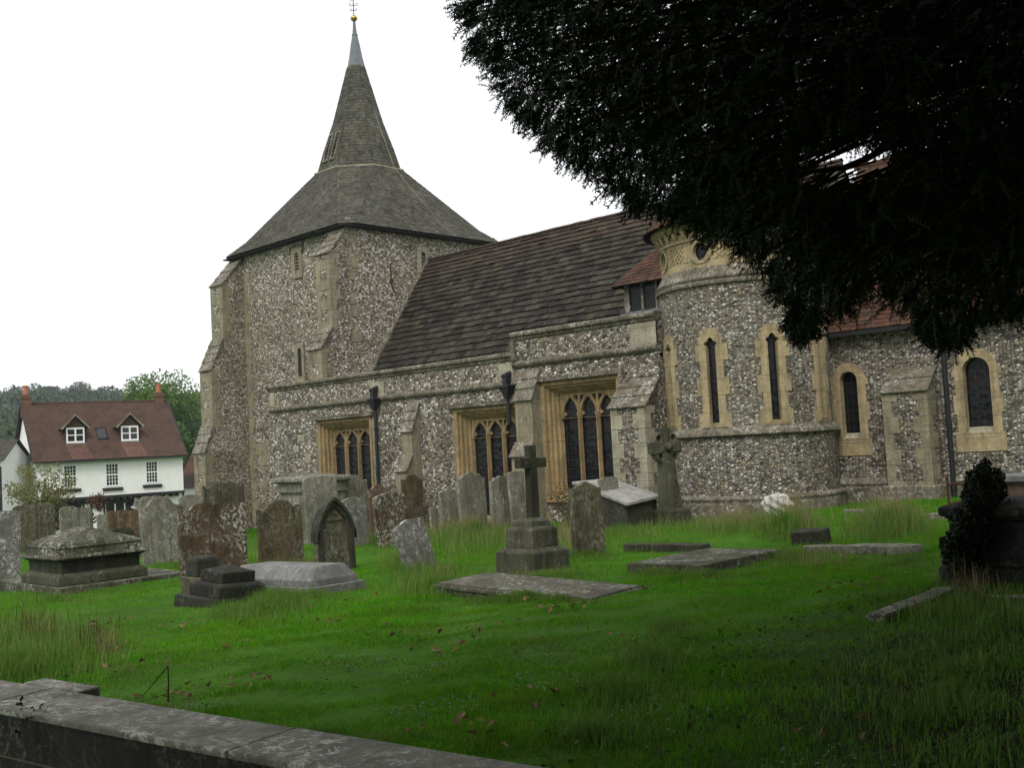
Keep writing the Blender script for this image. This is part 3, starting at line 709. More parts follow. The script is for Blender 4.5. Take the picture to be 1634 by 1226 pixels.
# --- chancel
YC = 24.0; Fc = FS(YC); CX1 = 1.5
cw = [(-11.98, .26, 2.45, 3.83, .45), (-8.97, .33, 2.45, 3.82, .50), (-4.2, .3, 2.45, 3.82, .48)]
mb = MB(); wall(mb, Fc, -12.6, CX1, -.5, 5.2, [(c-h, c+h, z0, zs+h*.95) for c, h, z0, zs, o in cw])
wall(mb, FE(CX1), YC, 30.4, -.5, 5.2); chw = mb.build('chancel_wall', M_fl_c, church)
for c, h, z0, zs, o in cw:
    W = surround(Fc, jag(c, o-.02, z0-.42, zs+.0, .42, .06), arch(c, h-.04, z0, zs), .02, -.2, M_yel2, church, 'chancel_window')
    panel(Fc, c-h, c+h, z0-.02, zs+h+.02, -.17, M_gl2, W)
    sl_ = MB(); sl_.add([Fc(c-h, z0-.1, .03), Fc(c+h, z0-.1, .03), Fc(c+h, z0+.12, -.16), Fc(c-h, z0+.12, -.16)], [(0, 1, 2, 3)]); sl_.build('sill', M_ash2, W)
bar(Fc, -12.5, CX1, [(0, 1.50), (.10, 1.42), (.13, 1.36), (.10, 1.30), (.10, -.5), (0, -.5)], 'plinth', M_cap)
b_ = buttress(-10.88, -9.86, Fc, [(.6, 3.45, 4.0)], 0, M_fl_c, qm=M_ash, lip=.05)
MB().box(-10.98, -9.76, YC-.74, YC, 0, 1.34).build('plinth', M_cap, b_, bevel=.03)
buttress(-6.4, -5.4, Fc, [(.6, 3.45, 4.0)], 0, M_fl_c, qm=M_ash, lip=.05)
drain(-9.6, 5.1, .8, Fc, False)
A, B = (-12.9, YC-.3, 5.0), (CX1+.3, YC-.3, 5.0); C, D = (CX1+.3, 27.3, 9.72), (-12.9, 27.3, 9.72)
mb = MB(); tiles(mb, A, B, C, D, 46, .2, .02, .3, .1, 1., 77); cr = mb.build('chancel_roof', M_tile, church, weld=False)
u = MB(); u.add([A, B, C, D], [(0, 1, 2, 3)]); u.add([D, C, (C[0], 30.9, 5.0), (D[0], 30.9, 5.0)], [(0, 1, 2, 3)]); u.v = [(a, b, c-.03) for a, b, c in u.v]; u.build('roof_deck', M_black, cr)
MB().box(-12.6, CX1+.3, YC-.3, YC-.22, 4.88, 4.98).build('gutter', M_black, church)
rt = MB()
for i in range(60):
    x = -13+i*.24; rt.prism([(x, 9.7), (x+.23, 9.7), (x+.23, 9.82), (x+.13, 9.84), (x+.115, 9.95), (x+.1, 9.84), (x, 9.82)], lambda a, b, d: (a, 27.3+d, b), -.05, .05)
rt.build('ridge_tile', M_tile, cr)
g = MB(); g.add([(CX1-.01, YC, 5.0), (CX1-.01, 27.3, 9.6), (CX1-.01, 30.4, 5.0)], [(0, 1, 2)]); g.build('gable', M_fl_c, church)
#NEXT
# ================================================================ GROUND
def camuv(u, v): return (.719*u-.695*v, .695*u+.719*v)        # lateral u (right), depth v (away) -> world x, y
def m_grass_ground():
    m, t = mat('turf'); p = t.pos(); n1 = t.noise(p, .5, 5, .65); n2 = t.noise(p, 7, 5, .7); n3 = t.noise(p, 40, 3, .7)
    c = t.ramp(n1, [(.3, (.04, .10, .006)), (.5, (.05, .15, .007)), (.7, (.07, .19, .010))])
    c = t.mix(t.ramp(n2, [(.5, 0.), (.72, .7)]), c, (.06, .05, .025)); c = t.mix(t.ramp(n3, [(.3, .8), (.6, 0.)]), c, (.3, .35, .25), 'MULTIPLY')
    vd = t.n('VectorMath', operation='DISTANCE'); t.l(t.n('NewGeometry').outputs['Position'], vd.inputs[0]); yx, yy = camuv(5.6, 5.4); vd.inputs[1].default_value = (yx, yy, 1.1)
    dm = t.math('ADD', vd.outputs['Value'], t.math('MULTIPLY', n2, 2.5)); c = t.mix(t.ramp(t.math('DIVIDE', dm, 10.), [(.48, 1.), (.70, 0.)]), c, (.018, .015, .009))  # dark soil round the yew, its colour also deepening the tree's shade
    t.fin(c, .95, t.bump(n3, .8, .03), .1); return m
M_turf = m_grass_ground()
us = np.concatenate([-np.geomspace(900, 62, 14), np.arange(-60, 14, .5), np.arange(14, 40, 2.), np.geomspace(42, 900, 10)])
vs_ = np.concatenate([-np.geomspace(600, 12, 8), np.arange(-10, 0, 1.), np.arange(0, 40, .4), np.arange(40, 90, 1.5), np.geomspace(92, 900, 14)])
UU, VV = np.meshgrid(us, vs_); XX = .719*UU-.695*VV; YY = .695*UU+.719*VV; ZZ = hgt(XX, YY)
def hill_h(U, V):
    h = 27*np.clip((V-130)/250, 0, 1)**.9*np.exp(-((np.minimum(U, 400)+190)/115)**2*.5); return h*(1-.25*np.clip((V-380)/300, 0, 1))
ZZ = ZZ+hill_h(UU, VV)
nu, nv = len(us), len(vs_); me = bpy.data.meshes.new('ground')
idx = np.arange(nu*nv).reshape(nv, nu)
fs = np.stack([idx[:-1, :-1], idx[:-1, 1:], idx[1:, 1:], idx[1:, :-1]], -1).reshape(-1, 4)
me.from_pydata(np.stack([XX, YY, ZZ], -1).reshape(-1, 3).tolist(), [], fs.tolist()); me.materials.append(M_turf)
me.polygons.foreach_set('use_smooth', [True]*len(me.polygons))
g = bpy.data.objects.new('ground', me); col.objects.link(g); tag(g, kind='structure')

# ================================================================ FOREGROUND WALL
def pz(x, y, z): return PL(x, y, 2, z)
WT = 1.22; a = pz(0, 1085, WT); b = pz(880, 1226, WT); dr = (b-a)/np.linalg.norm(b-a); pr = np.array([-dr[1], dr[0], 0]); pr = pr*np.sign(pr@np.array([.695, -.719, 0]))  # towards camera
f0 = pz(0, 1130, WT); WW = float((f0-a)@pr)
FWl = lambda s, z, d: tuple(a+dr*s+pr*d+np.array([0, 0, z-WT]))
cwall = empty('churchyard_wall', FWl(2, 0, .2), 'low stone wall with flat lichened coping crossing the bottom left corner', 'wall')
M_cop = m_stone('coping_stone', (.17, .17, .14), 0, .3, .3, bump=.7); M_wallf = m_stone('wall_stone_shaded', (.022, .021, .018), .3, .05, .6)  # near-black wall body colour carries the shade of the unlit face
ss = [-6.0, -3.4, -1.6, .68, 3.1, 5.6, 8.2, 10.8]
for i in range(len(ss)-1):
    m_ = MB(); m_.box(ss[i]+.006, ss[i+1]-.006, 0, WW, WT-.045-.002*(i % 2), WT-.003*(i % 2), F=lambda s, d, z: FWl(s, z, d))
    m_.build('coping', M_cop, cwall, bevel=.012, seg=2)
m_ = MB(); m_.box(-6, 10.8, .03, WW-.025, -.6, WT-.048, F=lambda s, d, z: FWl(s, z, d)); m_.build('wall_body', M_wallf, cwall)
j0, j1 = pz(60, 1090, WT), pz(146, 1099, WT)
s0_, s1_ = float((j0-a)@dr), float((j1-a)@dr)
m_ = MB(); m_.box(.30, .98, -.17, -.004, .6, WT+.002, F=lambda s, d, z: FWl(s, z, d)); m_.build('pier_cap', M_cop, cwall, bevel=.012, seg=2)

# ================================================================ GRAVES
SB = m_stone('grave_brown', (.10, .072, .038), 0, .18, .75, kind='o', lichc=(.33, .33, .29), moss=.3)
SBL = m_stone('grave_brown_lichen', (.095, .066, .036), 0, .62, .7, kind='o', lichc=(.42, .43, .38))
SG = m_stone('grave_grey', (.21, .205, .165), 0, .3, .65, kind='o', lichc=(.42, .42, .37), moss=.2)
SGL = m_stone('grave_grey_lichen', (.16, .16, .14), 0, .55, .5, kind='o', lichc=(.45, .46, .43))
SO = m_stone('grave_olive', (.105, .092, .055), 0, .25, .8, kind='o', lichc=(.3, .31, .25), moss=.15)
SD = m_stone('grave_dark', (.036, .035, .026), 0, .10, .6, kind='o', lichc=(.22, .23, .2), moss=.3)
ST = m_stone('tomb_stone', (.075, .07, .05), 0, .5, .8, kind='o', lichc=(.30, .31, .27), moss=.35)
SDG = m_stone('grave_dark_grey', (.075, .072, .052), 0, .15, .7, kind='o', lichc=(.25, .25, .21), moss=.4)
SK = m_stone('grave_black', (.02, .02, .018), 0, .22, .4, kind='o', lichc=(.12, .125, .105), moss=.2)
SLG = m_stone('ledger_stone', (.085, .08, .06), 0, .3, .3, kind='o', lichc=(.36, .36, .32), moss=.3)
SR = m_stone('grave_rust', (.125, .08, .045), 0, .2, .5, kind='o')
SGR = m_stone('granite_grey', (.15, .155, .15), 0, .12, .2, .6, kind='o', bump=.15)
SP = m_stone('slab_pale', (.30, .30, .285), 0, .15, .35, kind='o', bump=.2)
def top(kind, x):
    ax = abs(x)
    if kind == 'round': return .34*math.sqrt(max(0, 1-x*x))
    if kind == 'flatround': return .16*math.sqrt(max(0, 1-x*x))
    if kind == 'shoulder':
        if ax < .56: return .12+.30*math.sqrt(max(0, 1-(ax/.56)**2))
        if ax < .86: q = (ax-.56)/.30; return .12*(1-math.sin(q*PI/2))*1.+.02
        return .02+.07*math.sin((ax-.86)/.14*PI/2)
    if kind == 'ogee':
        if ax < .4: return .26+.14*math.cos(ax/.4*PI/2)
        if ax < .6: return .26-.02*(ax-.4)/.2
        if ax < .9: return .24*(1-math.sin((ax-.6)/.3*PI/2))+.04
        return .04
    if kind == 'double':
        c = .5; q = abs(ax-c)
        return .10+.20*math.sqrt(max(0, 1-(q/.40)**2)) if q < .40 else .08
    if kind == 'triple':
        for c, w_, h_ in ((-.62, .30, .16), (0, .27, .20), (.62, .30, .18)):
            if abs(x-c) < w_: return .1+h_*math.sqrt(1-((x-c)/w_)**2)
        return .08
    if kind == 'doubleshoulder':
        if ax > .88: return .16+.08*math.sin((ax-.88)/.12*PI/2)
        if ax > .68: return .08+.0*ax
        q = abs(ax-.30); return .12+.16*math.sqrt(max(0, 1-(q/.34)**2)) if q < .34 else .12
    if kind == 'gable': return .22*(1-ax)+(.0 if ax < .95 else -.05)
    if kind == 'gableshoulder': return .30*(1-ax/.75) if ax < .75 else -.03
    if kind == 'scroll': return .22*math.exp(-((x+.1)/.5)**2)+.05*math.cos(x*9)
    if kind == 'gothic': return .78*(1-ax**1.75)**.72 if ax < 1 else 0
    return 0
KK = .7
def headstone(px, py, wpx, hpx, kind, m, label, lean=0, back=3, yaw=0, th=.10, group='headstones in the churchyard', yclamp=20.5, zoff=0, dpt=None, name='headstone', sink=.25):
    p = GP(px, py) if dpt is None else VD(px, py, dpt)
    if dpt is None and p[1] > yclamp and p[0] < -16:
        p = PL(px, py, 1, yclamp)
    D = dep(p); k = FOC/D; W_ = wpx*.90/k/KK/(abs(math.cos(R(yaw)))); H_ = hpx/k*1.02
    gz = float(hgt(p[0], p[1])); base = min(p[2], gz)
    W_ = max(W_-.06, .2)
    rr = random.Random(int(px*13+py)); n = 40; pts = [(-W_/2*.985, -sink), (W_/2*.985, -sink)]
    tmax = max(top(kind, i/40*2-1) for i in range(41))*W_/2
    # pure outline, right edge up, top across, left edge down
    body = H_+(p[2]-base)-tmax
    e = []
    for i in range(n+1):
        x = 1-2*i/n; e.append((x*W_/2+rr.uniform(-.003, .003), body+top(kind, x)*W_/2+rr.uniform(-.004, .004)))
    pts += [(W_/2, body*.4+rr.uniform(-.02, .02))]+e+[(-W_/2, body*.45)]
    m_ = MB(); m_.prism(pts, lambda a_, b_, d: (d, a_, b_), -th/2, th/2)
    o = m_.build(name, m, None, bevel=.012, seg=2)
    o.location = (p[0], p[1], base-.0+zoff)
    o.rotation_euler = (R(-lean), R(-back), R(yaw)); tag(o, label, 'gravestone', group)
    return o
HS = headstone
# far left group
HS(12, 925, 34, 106, 'flatround', SGL, 'pale lichen-crusted headstone cut off by the left edge of the picture', 2)
for i, (px, w_, h_, lb) in enumerate(((37, 22, 74, 'leftmost of three dark olive stones standing edge to edge at far left'), (57, 22, 76, 'middle of three dark olive stones standing edge to edge at far left'), (77, 21, 78, 'rightmost of three dark olive stones standing edge to edge at far left'))):
    HS(px, 883, w_, h_, 'round', SO, lb, 0, yaw=-4)
HS(112, 872, 24, 62, 'round', SG, 'left one of a pair of grey round-topped stones just behind the big hipped tomb')
HS(134, 872, 26, 60, 'round', SG, 'right one of a pair of grey round-topped stones just behind the big hipped tomb')
HS(167, 880, 17, 57, 'round', SG, 'small grey round-topped stone left of three rusty brown ones')
HS(184, 884, 17, 66, 'round', SR, 'leftmost of three rusty brown round-topped stones behind the big hipped tomb')
HS(202, 886, 18, 70, 'round', SR, 'middle of three rusty brown round-topped stones behind the big hipped tomb')
HS(220, 890, 17, 73, 'round', SR, 'rightmost of three rusty brown round-topped stones behind the big hipped tomb', 0)
HS(194, 905, 34, 60, 'round', SD, 'low dark curved stone peeping over the right end of the hipped tomb', 3)
HS(246, 876, 44, 82, 'doubleshoulder', SG, 'grey headstone half hidden behind the big pale double-shouldered stone')
HS(262, 898, 58, 101, 'shoulder', SG, 'large pale grey streaked headstone with raised centre, right of the rusty brown stones', -1)
HS(308, 868, 32, 76, 'round', SG, 'light grey round-topped stone before the foot of the tower')
HS(361, 852, 58, 78, 'doubleshoulder', SO, 'wide brown headstone with scalloped top against the tower wall', 0, yclamp=20.8)
HS(342, 918, 90, 112, 'doubleshoulder', SBL, 'broad double brown headstone speckled with white lichen', 1.5, yaw=-5, th=.12)
HS(450, 900, 66, 99, 'shoulder', SB, 'dark brown headstone with rounded centre and scooped shoulders', 1)
HS(481, 864, 20, 58, 'round', SG, 'narrow pale stone just right of the dark brown shouldered headstone')
HS(517, 866, 52, 103, 'flatround', SG, 'tall grey headstone standing in front of the table tomb', 0)
HS(569, 848, 44, 88, 'shoulder', SG, 'pale grey shouldered headstone below the left church window')
HS(609, 862, 33, 86, 'shoulder', SR, 'low reddish brown headstone in front of the black drainpipe')
HS(571, 872, 40, 76, 'round', SGL, 'leaning white-lichened stone behind the pointed arch headstone', -5)
HS(630, 872, 52, 84, 'round', SBL, 'leaning round-topped brown headstone thickly spotted with white lichen', -4)
HS(663, 846, 34, 86, 'shoulder', SB, 'tall narrow brown headstone against the wall left of the middle window')
HS(672, 908, 52, 80, 'gable', SGL, 'strongly tilted grey stone blotched with white lichen', -14, back=6)
HS(694, 850, 14, 38, 'flatround', SG, 'tiny grey stub stone among the long grass')
HS(719, 846, 30, 64, 'scroll', SG, 'grey weathered stone left of the tall scroll-topped headstone')
HS(757, 848, 47, 92, 'ogee', SG, 'tall scroll-topped grey headstone under the middle window', 1)
HS(803, 848, 40, 86, 'ogee', SG, 'grey round-shouldered headstone just left of the stone cross', 3)
HS(830, 845, 28, 90, 'flatround', SG, 'pale headstone partly hidden behind the stone cross')
HS(941, 886, 56, 114, 'gableshoulder', SO, 'mossy green-brown headstone with low pointed top, right of the cross', 1, yaw=-3)
HS(979, 850, 36, 86, 'flatround', SG, 'grey rounded headstone in front of the pale tilted slab', -1, dpt=23.5)
# gothic arch stone with recessed panel
def arch_stone():
    p = GP(538, 914); k = FOC/dep(p); W_ = 62/k/KK; H_ = 117/k; th = .14
    root = empty('arched_headstone', p, 'dark headstone shaped as a pointed gothic arch with recessed green panel', 'gravestone', 'headstones in the churchyard')
    W_ *= .80
    def outl(w, h, z0): hw = w/2; return arch(0, hw, z0, h-hw*1.79, n=9, pointed=True)
    Fs = lambda a_, b_, d: (p[0]+d, p[1]+a_, p[2]+b_)
    m_ = MB(); m_.prism(outl(W_, H_, -.3), Fs, -.10, .02); m_.build('back_slab', SO, root, bevel=.01)
    m_ = MB(); m_.prism(outl(W_, H_, -.3), Fs, .02, .06, [outl(W_*.70, H_-.16, .08)]); m_.build('arch_moulding', SD, root, bevel=.012)
    oo, ii = outl(W_*1.08, H_+.03, H_*.56)[1:], outl(W_*.94, H_-.05, H_*.56)[1:]; oo.append((-W_*.54, H_*.56)); ii.append((-W_*.47, H_*.56)); m_ = MB(); m_.prism(oo+ii[::-1], Fs, -.12, .10); m_.build('hood', SD, root, bevel=.01)
    m_ = MB(); tw_ = W_*.46; m_.prism(outl(tw_, H_-.2, H_*.70), Fs, .02, .04, [[(x*.075, H_*.745+z*.06) for x, z in ((math.cos(t), abs(math.sin(t))) for t in [PI*i/12 for i in range(13)])]]); m_.build('trefoil', SO, root)
    root.rotation_euler = (R(0), R(-3), 0)
arch_stone()

# chest tombs and slabs: local frame aligned with the church
def at(px, py): return GP(px, py)
def nest(root, name, layers, m, bev=.012, dx=0, dy=0):
    """layers: (z0,z1,w0,d0,w1,d1) local to root, w along x, d along y."""
    m_ = MB(); x, y, z = root.location
    for z0, z1, w0, d0, w1, d1 in layers: m_.frus(x+dx, y+dy, z+z0, z+z1, w0, d0, w1, d1)
    return m_.build(name, m, root, bevel=bev, seg=2)
# big hipped tomb left
c = at(98, 953); k = FOC/dep(c)
bx, by = 3.0, 2.55
root = empty('hipped_chest_tomb', (c[0]-bx/2, c[1]+by/2, float(c[2])-.02), 'large moulded chest tomb with hipped lichened lid on a broad base slab', 'tomb')
nest(root, 'base_slab', [(-.3, .17, bx, by, bx, by)], ST, .02)
ddx, ddy = .42, -.36
nest(root, 'plinth', [(.17, .33, 1.72, 1.75, 1.72, 1.75), (.33, .39, 1.72, 1.75, 1.55, 1.58)], SDG, .02, ddx, ddy)
nest(root, 'chest', [(.38, .60, 1.5, 1.53, 1.5, 1.53), (.60, .66, 1.55, 1.58, 1.72, 1.75)], SD, .01, ddx, ddy)
nest(root, 'rim', [(.66, .72, 1.80, 1.83, 1.76, 1.79)], ST, .02, ddx, ddy)
nest(root, 'lid', [(.72, .86, 1.6, 1.63, 1.55, 1.58), (.86, .93, 1.6, 1.63, 1.5, 1.53), (.93, 1.17, 1.5, 1.53, .62, .10)], ST, .006, ddx, ddy)
# stepped black cross base and the block behind it
c = at(335, 970); root = empty('stepped_monument_base', (c[0]-.25, c[1]+.42, float(c[2])), 'low black stepped monument base with a pyramid cap', 'monument')
nest(root, 'lower_step', [(-.2, .11, 1.0, .95, .98, .93)], SK, .02, -.08, -.05); nest(root, 'middle_step', [(.11, .27, .78, .78, .78, .78), (.27, .31, .78, .78, .66, .66)], SK, .015)
nest(root, 'cap', [(.31, .46, .56, .56, .56, .56), (.46, .53, .56, .56, .12, .12)], SK, .012)
root.rotation_euler = (R(-3), R(3), R(3))
c = at(335, 948); root = empty('stone_block', (c[0]-.45, c[1]+.15, float(c[2])), 'mossy square stone block behind the black stepped base', 'block')
nest(root, 'lower_block', [(-.2, .25, .62, .5, .6, .48)], SO, .02); nest(root, 'top_block', [(.25, .52, .40, .44, .38, .42), (.52, .56, .38, .42, .25, .3)], SD, .02)
# coped granite tomb
c = at(497, 951); root = empty('coped_grave', (c[0]-1.16, c[1]+.47, float(c[2])-.03), 'pale grey granite coped grave with flat ridge and sloping sides', 'grave')
nest(root, 'plinth', [(-.2, .10, 2.35, .94, 2.35, .94)], SGR, .01); nest(root, 'coped_stone', [(.10, .18, 2.18, .80, 2.18, .80), (.18, .37, 2.18, .80, 1.98, .50)], SGR, .008)
root.rotation_euler = (0, R(-1.5), 0)
# central moulded ledger
c = at(933, 960); root = empty('ledger_slab', (c[0]-1.30, c[1]+.58, float(c[2])-.11), 'long flat ledger slab with moulded edge half sunk in the grass before the cross', 'grave slab')
nest(root, 'slab', [(.09, .14, 2.7, 1.02, 2.7, 1.02), (.14, .165, 2.6, .94, 2.58, .92)], SLG, .01)
m_ = MB(); x, y, z = root.location; m_.tube([(x+1.3, y-.5, z+.02), (x+1.3, y+.52, z+.02)], .075, 10); m_.tube([(x-1.3, y-.46, z+.03), (x+1.3, y-.46, z+.03)], .06, 8); m_.build('roll_moulding', SD, root)
root.rotation_euler = (R(1.5), R(1), 0)
# slab right
c = at(1122, 918); root = empty('mossy_ledger', (c[0]-.62, c[1]+.98, float(c[2])-.02), 'mossy flat stone slab lying in the lawn right of the cross', 'grave slab')
nest(root, 'slab', [(-.1, .13, 1.25, 1.95, 1.22, 1.92)], ST, .015); root.rotation_euler = (0, R(-1), R(0))
def kerb(p0, p1, w_, h_, m, label, name='kerb_stone', cat='kerb', rough=0, group='kerb stones in the grass'):
    A_, B_ = GP(*p0), GP(*p1); L = float(np.linalg.norm(B_[:2]-A_[:2])); an = math.atan2(B_[1]-A_[1], B_[0]-A_[0])
    n = max(2, int(L/.25)); m_ = MB(); pr_ = []
    rr = random.Random(int(p0[0]))
    vs = []
    for i in range(n+1):
        x = L*i/n; a_ = rr.uniform(-.012, .012); vs += [(x, -w_/2+a_, -.2), (x, -w_/2+a_, h_+rr.uniform(-.012, .012)), (x, w_/2+a_, h_+rr.uniform(-.012, .012)), (x, w_/2+a_, -.2)]
    fs_ = [(i*4+j, i*4+(j+1) % 4, i*4+4+(j+1) % 4, i*4+4+j) for i in range(n) for j in range(4)]+[(0, 1, 2, 3), (n*4+3, n*4+2, n*4+1, n*4)]
    m_.add(vs, fs_); o = m_.build(name, m, None, bevel=.012); o.location = tuple(map(float, A_)); o.rotation_euler = (0, -math.atan2(B_[2]-A_[2], L), an); tag(o, label, cat, group); return o
kerb((1003, 880), (1128, 882), .25, .13, SD, 'dark kerb stone in the grass below the celtic cross')
kerb((1288, 882), (1470, 882), .22, .1, SG, 'long pale kerb stone in the grass at right')
kerb((1398, 994), (1512, 950), .2, .07, SLG, 'low mossy kerb stone running diagonally in the shaded grass at right')
kerb((1560, 960), (1660, 958), .2, .05, SG, 'faint pale kerb just below the dark tomb at right')
kerb((232, 915), (312, 918), .3, .05, SG, 'pale flat kerb in the lawn left of the broad brown headstone')
kerb((470, 868), (500, 868), .4, .06, SG, 'pale flat stone lying in grass behind the arched headstone')
kerb((1352, 818), (1400, 816), .5, .04, SG, 'small flat stone in the lawn before the chancel')
kerb((1480, 828), (1530, 826), .4, .08, SG, 'flat pale slab at the foot of the iron railing')
c = at(1300, 868); root = empty('sunken_block', (c[0]-.1, c[1]+.1, float(c[2])), 'small dark block tipped in long grass right of the celtic cross', 'block', None)
nest(root, 'block', [(-.2, .2, .55, .35, .5, .32)], SD, .02); root.rotation_euler = (R(5), R(-4), R(10))
# table tomb by the aisle
Dt = 33.; p = VD(548, 845, 32.); gz = float(hgt(p[0], p[1])); zt = float(VD(548, 766, 32.)[2])
L_, B_ = 2.55, 1.25; r_ = (p[0]-L_/2+.1, p[1]+B_/2, gz)
r_ = (p[0]-L_/2-.1, p[1]-.1, gz)
root = empty('table_tomb', r_, 'tall grey table tomb with moulded hipped lid against the aisle wall', 'tomb')
hh = zt-gz
nest(root, 'body', [(-.3, .2, L_-.2, B_-.2, L_-.25, B_-.25), (.2, hh-.3, L_-.4, B_-.4, L_-.4, B_-.4)], SG, .01)
nest(root, 'frieze', [(hh-.30, hh-.05, L_-.3, B_-.3, L_-.3, B_-.3), (hh-.33, hh-.30, L_-.22, B_-.22, L_-.22, B_-.22)], SG, .01)
nest(root, 'lid', [(hh-.05, hh+.0, L_-.2, B_-.2, L_-.02, B_-.02), (hh, hh+.09, L_, B_, L_, B_), (hh+.09, hh+.14, L_-.12, B_-.12, L_-.2, B_-.2), (hh+.14, hh+.20, L_-.3, B_-.3, 1.3, .2)], SG, .01)
for sx_ in (-1, 1):
    for sy_ in (-1, 1): m_ = MB(); m_.box(r_[0]+sx_*(L_/2-.27)-.09, r_[0]+sx_*(L_/2-.27)+.09, r_[1]+sy_*(B_/2-.27)-.09, r_[1]+sy_*(B_/2-.27)+.09, gz+.2, gz+hh-.33); m_.build('pilaster', SG, root, bevel=.01)
# tilted pale slab tomb at the wide buttress
c = VD(999, 806, 22.5); gz = float(hgt(c[0], c[1])); root = empty('slab_topped_tomb', (c[0]-.95, c[1]+.52, gz), 'low tomb with a pale grey slab lid tilted towards the lawn', 'tomb')
zt = float(c[2])-gz
m_ = MB(); x, y, z = root.location
A_ = VD(1000, 803, 22.5); B_ = VD(1054, 790, 23.3); C_ = VD(972, 763, 24.6); D_ = VD(912, 769, 23.9)
tp = [np.array(q, float) for q in (A_, B_, C_, D_)]
vs = [tuple(q-np.array([0, 0, .07])) for q in tp]+[tuple(q) for q in tp]
m_.add(vs, [(3, 2, 1, 0), (4, 5, 6, 7), (0, 1, 5, 4), (1, 2, 6, 5), (2, 3, 7, 6), (3, 0, 4, 7)]); m_.build('slab', SP, root, bevel=.01)
cen = sum(tp)/4; m_ = MB(); bs = [cen+(q-cen)*.9 for q in tp]
vs = [(q[0], q[1], gz-.3) for q in bs]+[(q[0], q[1], q[2]-.07) for q in bs]
m_.add(vs, [(3, 2, 1, 0), (4, 5, 6, 7), (0, 1, 5, 4), (1, 2, 6, 5), (2, 3, 7, 6), (3, 0, 4, 7)]); m_.build('chest', SD, root)
# latin cross
c = at(853, 917); root = empty('stone_cross', (c[0]-.36, c[1]+.36, float(c[2])), 'dark latin cross on a three-stepped pedestal in the middle of the lawn', 'grave cross')
k = FOC/dep(c)
nest(root, 'pedestal_base', [(-.3, .29, .80, .80, .78, .78), (.29, .35, .78, .78, .60, .60)], SDG, .012); nest(root, 'pedestal_middle', [(.35, .61, .56, .56, .55, .55), (.61, .66, .55, .55, .45, .45)], SDG, .01)
nest(root, 'pedestal_top', [(.66, .73, .41, .41, .40, .40), (.73, .78, .40, .40, .27, .27)], SDG, .008)
m_ = MB(); hw, ar, zt, za = .074, .29, 1.86, 1.60
x, y, z = root.location
m_.prism([(-hw*1.15, .76), (hw*1.15, .76), (hw, za-.08), (ar, za-.08), (ar, za+.07), (hw*.95, za+.07), (hw*.95, zt), (-hw*.95, zt), (-hw*.95, za+.07), (-ar, za+.07), (-ar, za-.08), (-hw, za-.08)], lambda a_, b_, d: (x+d, y+a_+.05, z+b_), -.062, .062)
m_.build('cross', SD, root, bevel=.012, seg=2); root.rotation_euler = (R(-.6), 0, 0)
# celtic cross
c = at(1073, 838); root = empty('celtic_cross', (c[0], c[1], float(c[2])), 'tall weathered celtic wheel cross in front of the round turret', 'grave cross')
x, y, z = root.location; Fx = lambda a_, b_, d: (x+d, y+a_, z+b_)
nest(root, 'plinth', [(-.3, .30, .72, .62, .66, .56), (.30, .36, .66, .56, .5, .44)], SD, .015)
m_ = MB(); m_.prism([(-.24, .34), (.24, .34), (.15, 1.35), (-.15, 1.35)], Fx, -.13, .13); m_.build('shaft', SDG, root, bevel=.02, seg=2)
m_ = MB(); zc = 1.68; rg_ = lambda r, n=28, x0=0, y0=0: [(x0+r*math.cos(2*PI*i/n), zc+y0+r*math.sin(2*PI*i/n)) for i in range(n)]
hl = [rg_(.075, 10, a_*.2, b_*.2) for a_ in (-1, 1) for b_ in (-1, 1)]
m_.prism(rg_(.36), Fx, -.09, .09, hl); m_.build('ring', SO, root, bevel=.015, seg=2)
m_ = MB(); m_.prism([(-.12, 1.3), (.12, 1.3), (.085, zc-.1), (.375, zc-.13), (.375, zc+.13), (.085, zc+.1), (.13, zc+.42), (-.13, zc+.42), (-.085, zc+.1), (-.375, zc+.13), (-.375, zc-.13), (-.085, zc-.1)], Fx, -.12, .12); m_.build('cross_head', SDG, root, bevel=.015, seg=2)
m_ = MB(); m_.lathe([(0, .16), (.07, .13), (.1, .05), (.1, 0)], 0, 0, 14); m_.v = [(x+.1+c_, y+a_, z+zc+b_) for a_, b_, c_ in m_.v]; m_.build('boss', SDG, root, smooth=True)
root.rotation_euler = (R(1.5), R(-2), R(-14))
# white rock
def rock(name, p, sx_, sy_, sz_, m, label, cat, seed=1, parent=None):
    bm = bmesh.new(); bmesh.ops.create_icosphere(bm, subdivisions=4, radius=1)
    rr = random.Random(seed); ph = [rr.uniform(0, 9) for _ in range(6)]
    for v in bm.verts:
        c_ = v.co; f = 1+.16*math.sin(c_.x*4+ph[0])*math.cos(c_.y*5+ph[1])+.10*math.sin(c_.z*9+ph[2]+c_.x*7)+.06*math.sin(c_.y*17+ph[3])*math.cos(c_.x*15+ph[4])
        v.co = Vector((c_.x*sx_*f, c_.y*sy_*f, c_.z*sz_*f))
    me = bpy.data.meshes.new(name); bm.to_mesh(me); bm.free(); me.materials.append(m); o = bpy.data.objects.new(name, me); col.objects.link(o)
    o.location = tuple(map(float, p)); tag(o, label, cat); return o
c = PL(1242, 813, 1, 20.2); c[2] = hgt(c[0], c[1]); rock('white_rock', (c[0], c[1], c[2]+.22), .33, .28, .25, m_stone('chalk', (.6, .6, .57), 0, 0, .5, kind='o', bump=1.), 'lumpy white rock at the foot of the round turret', 'rock', 5)

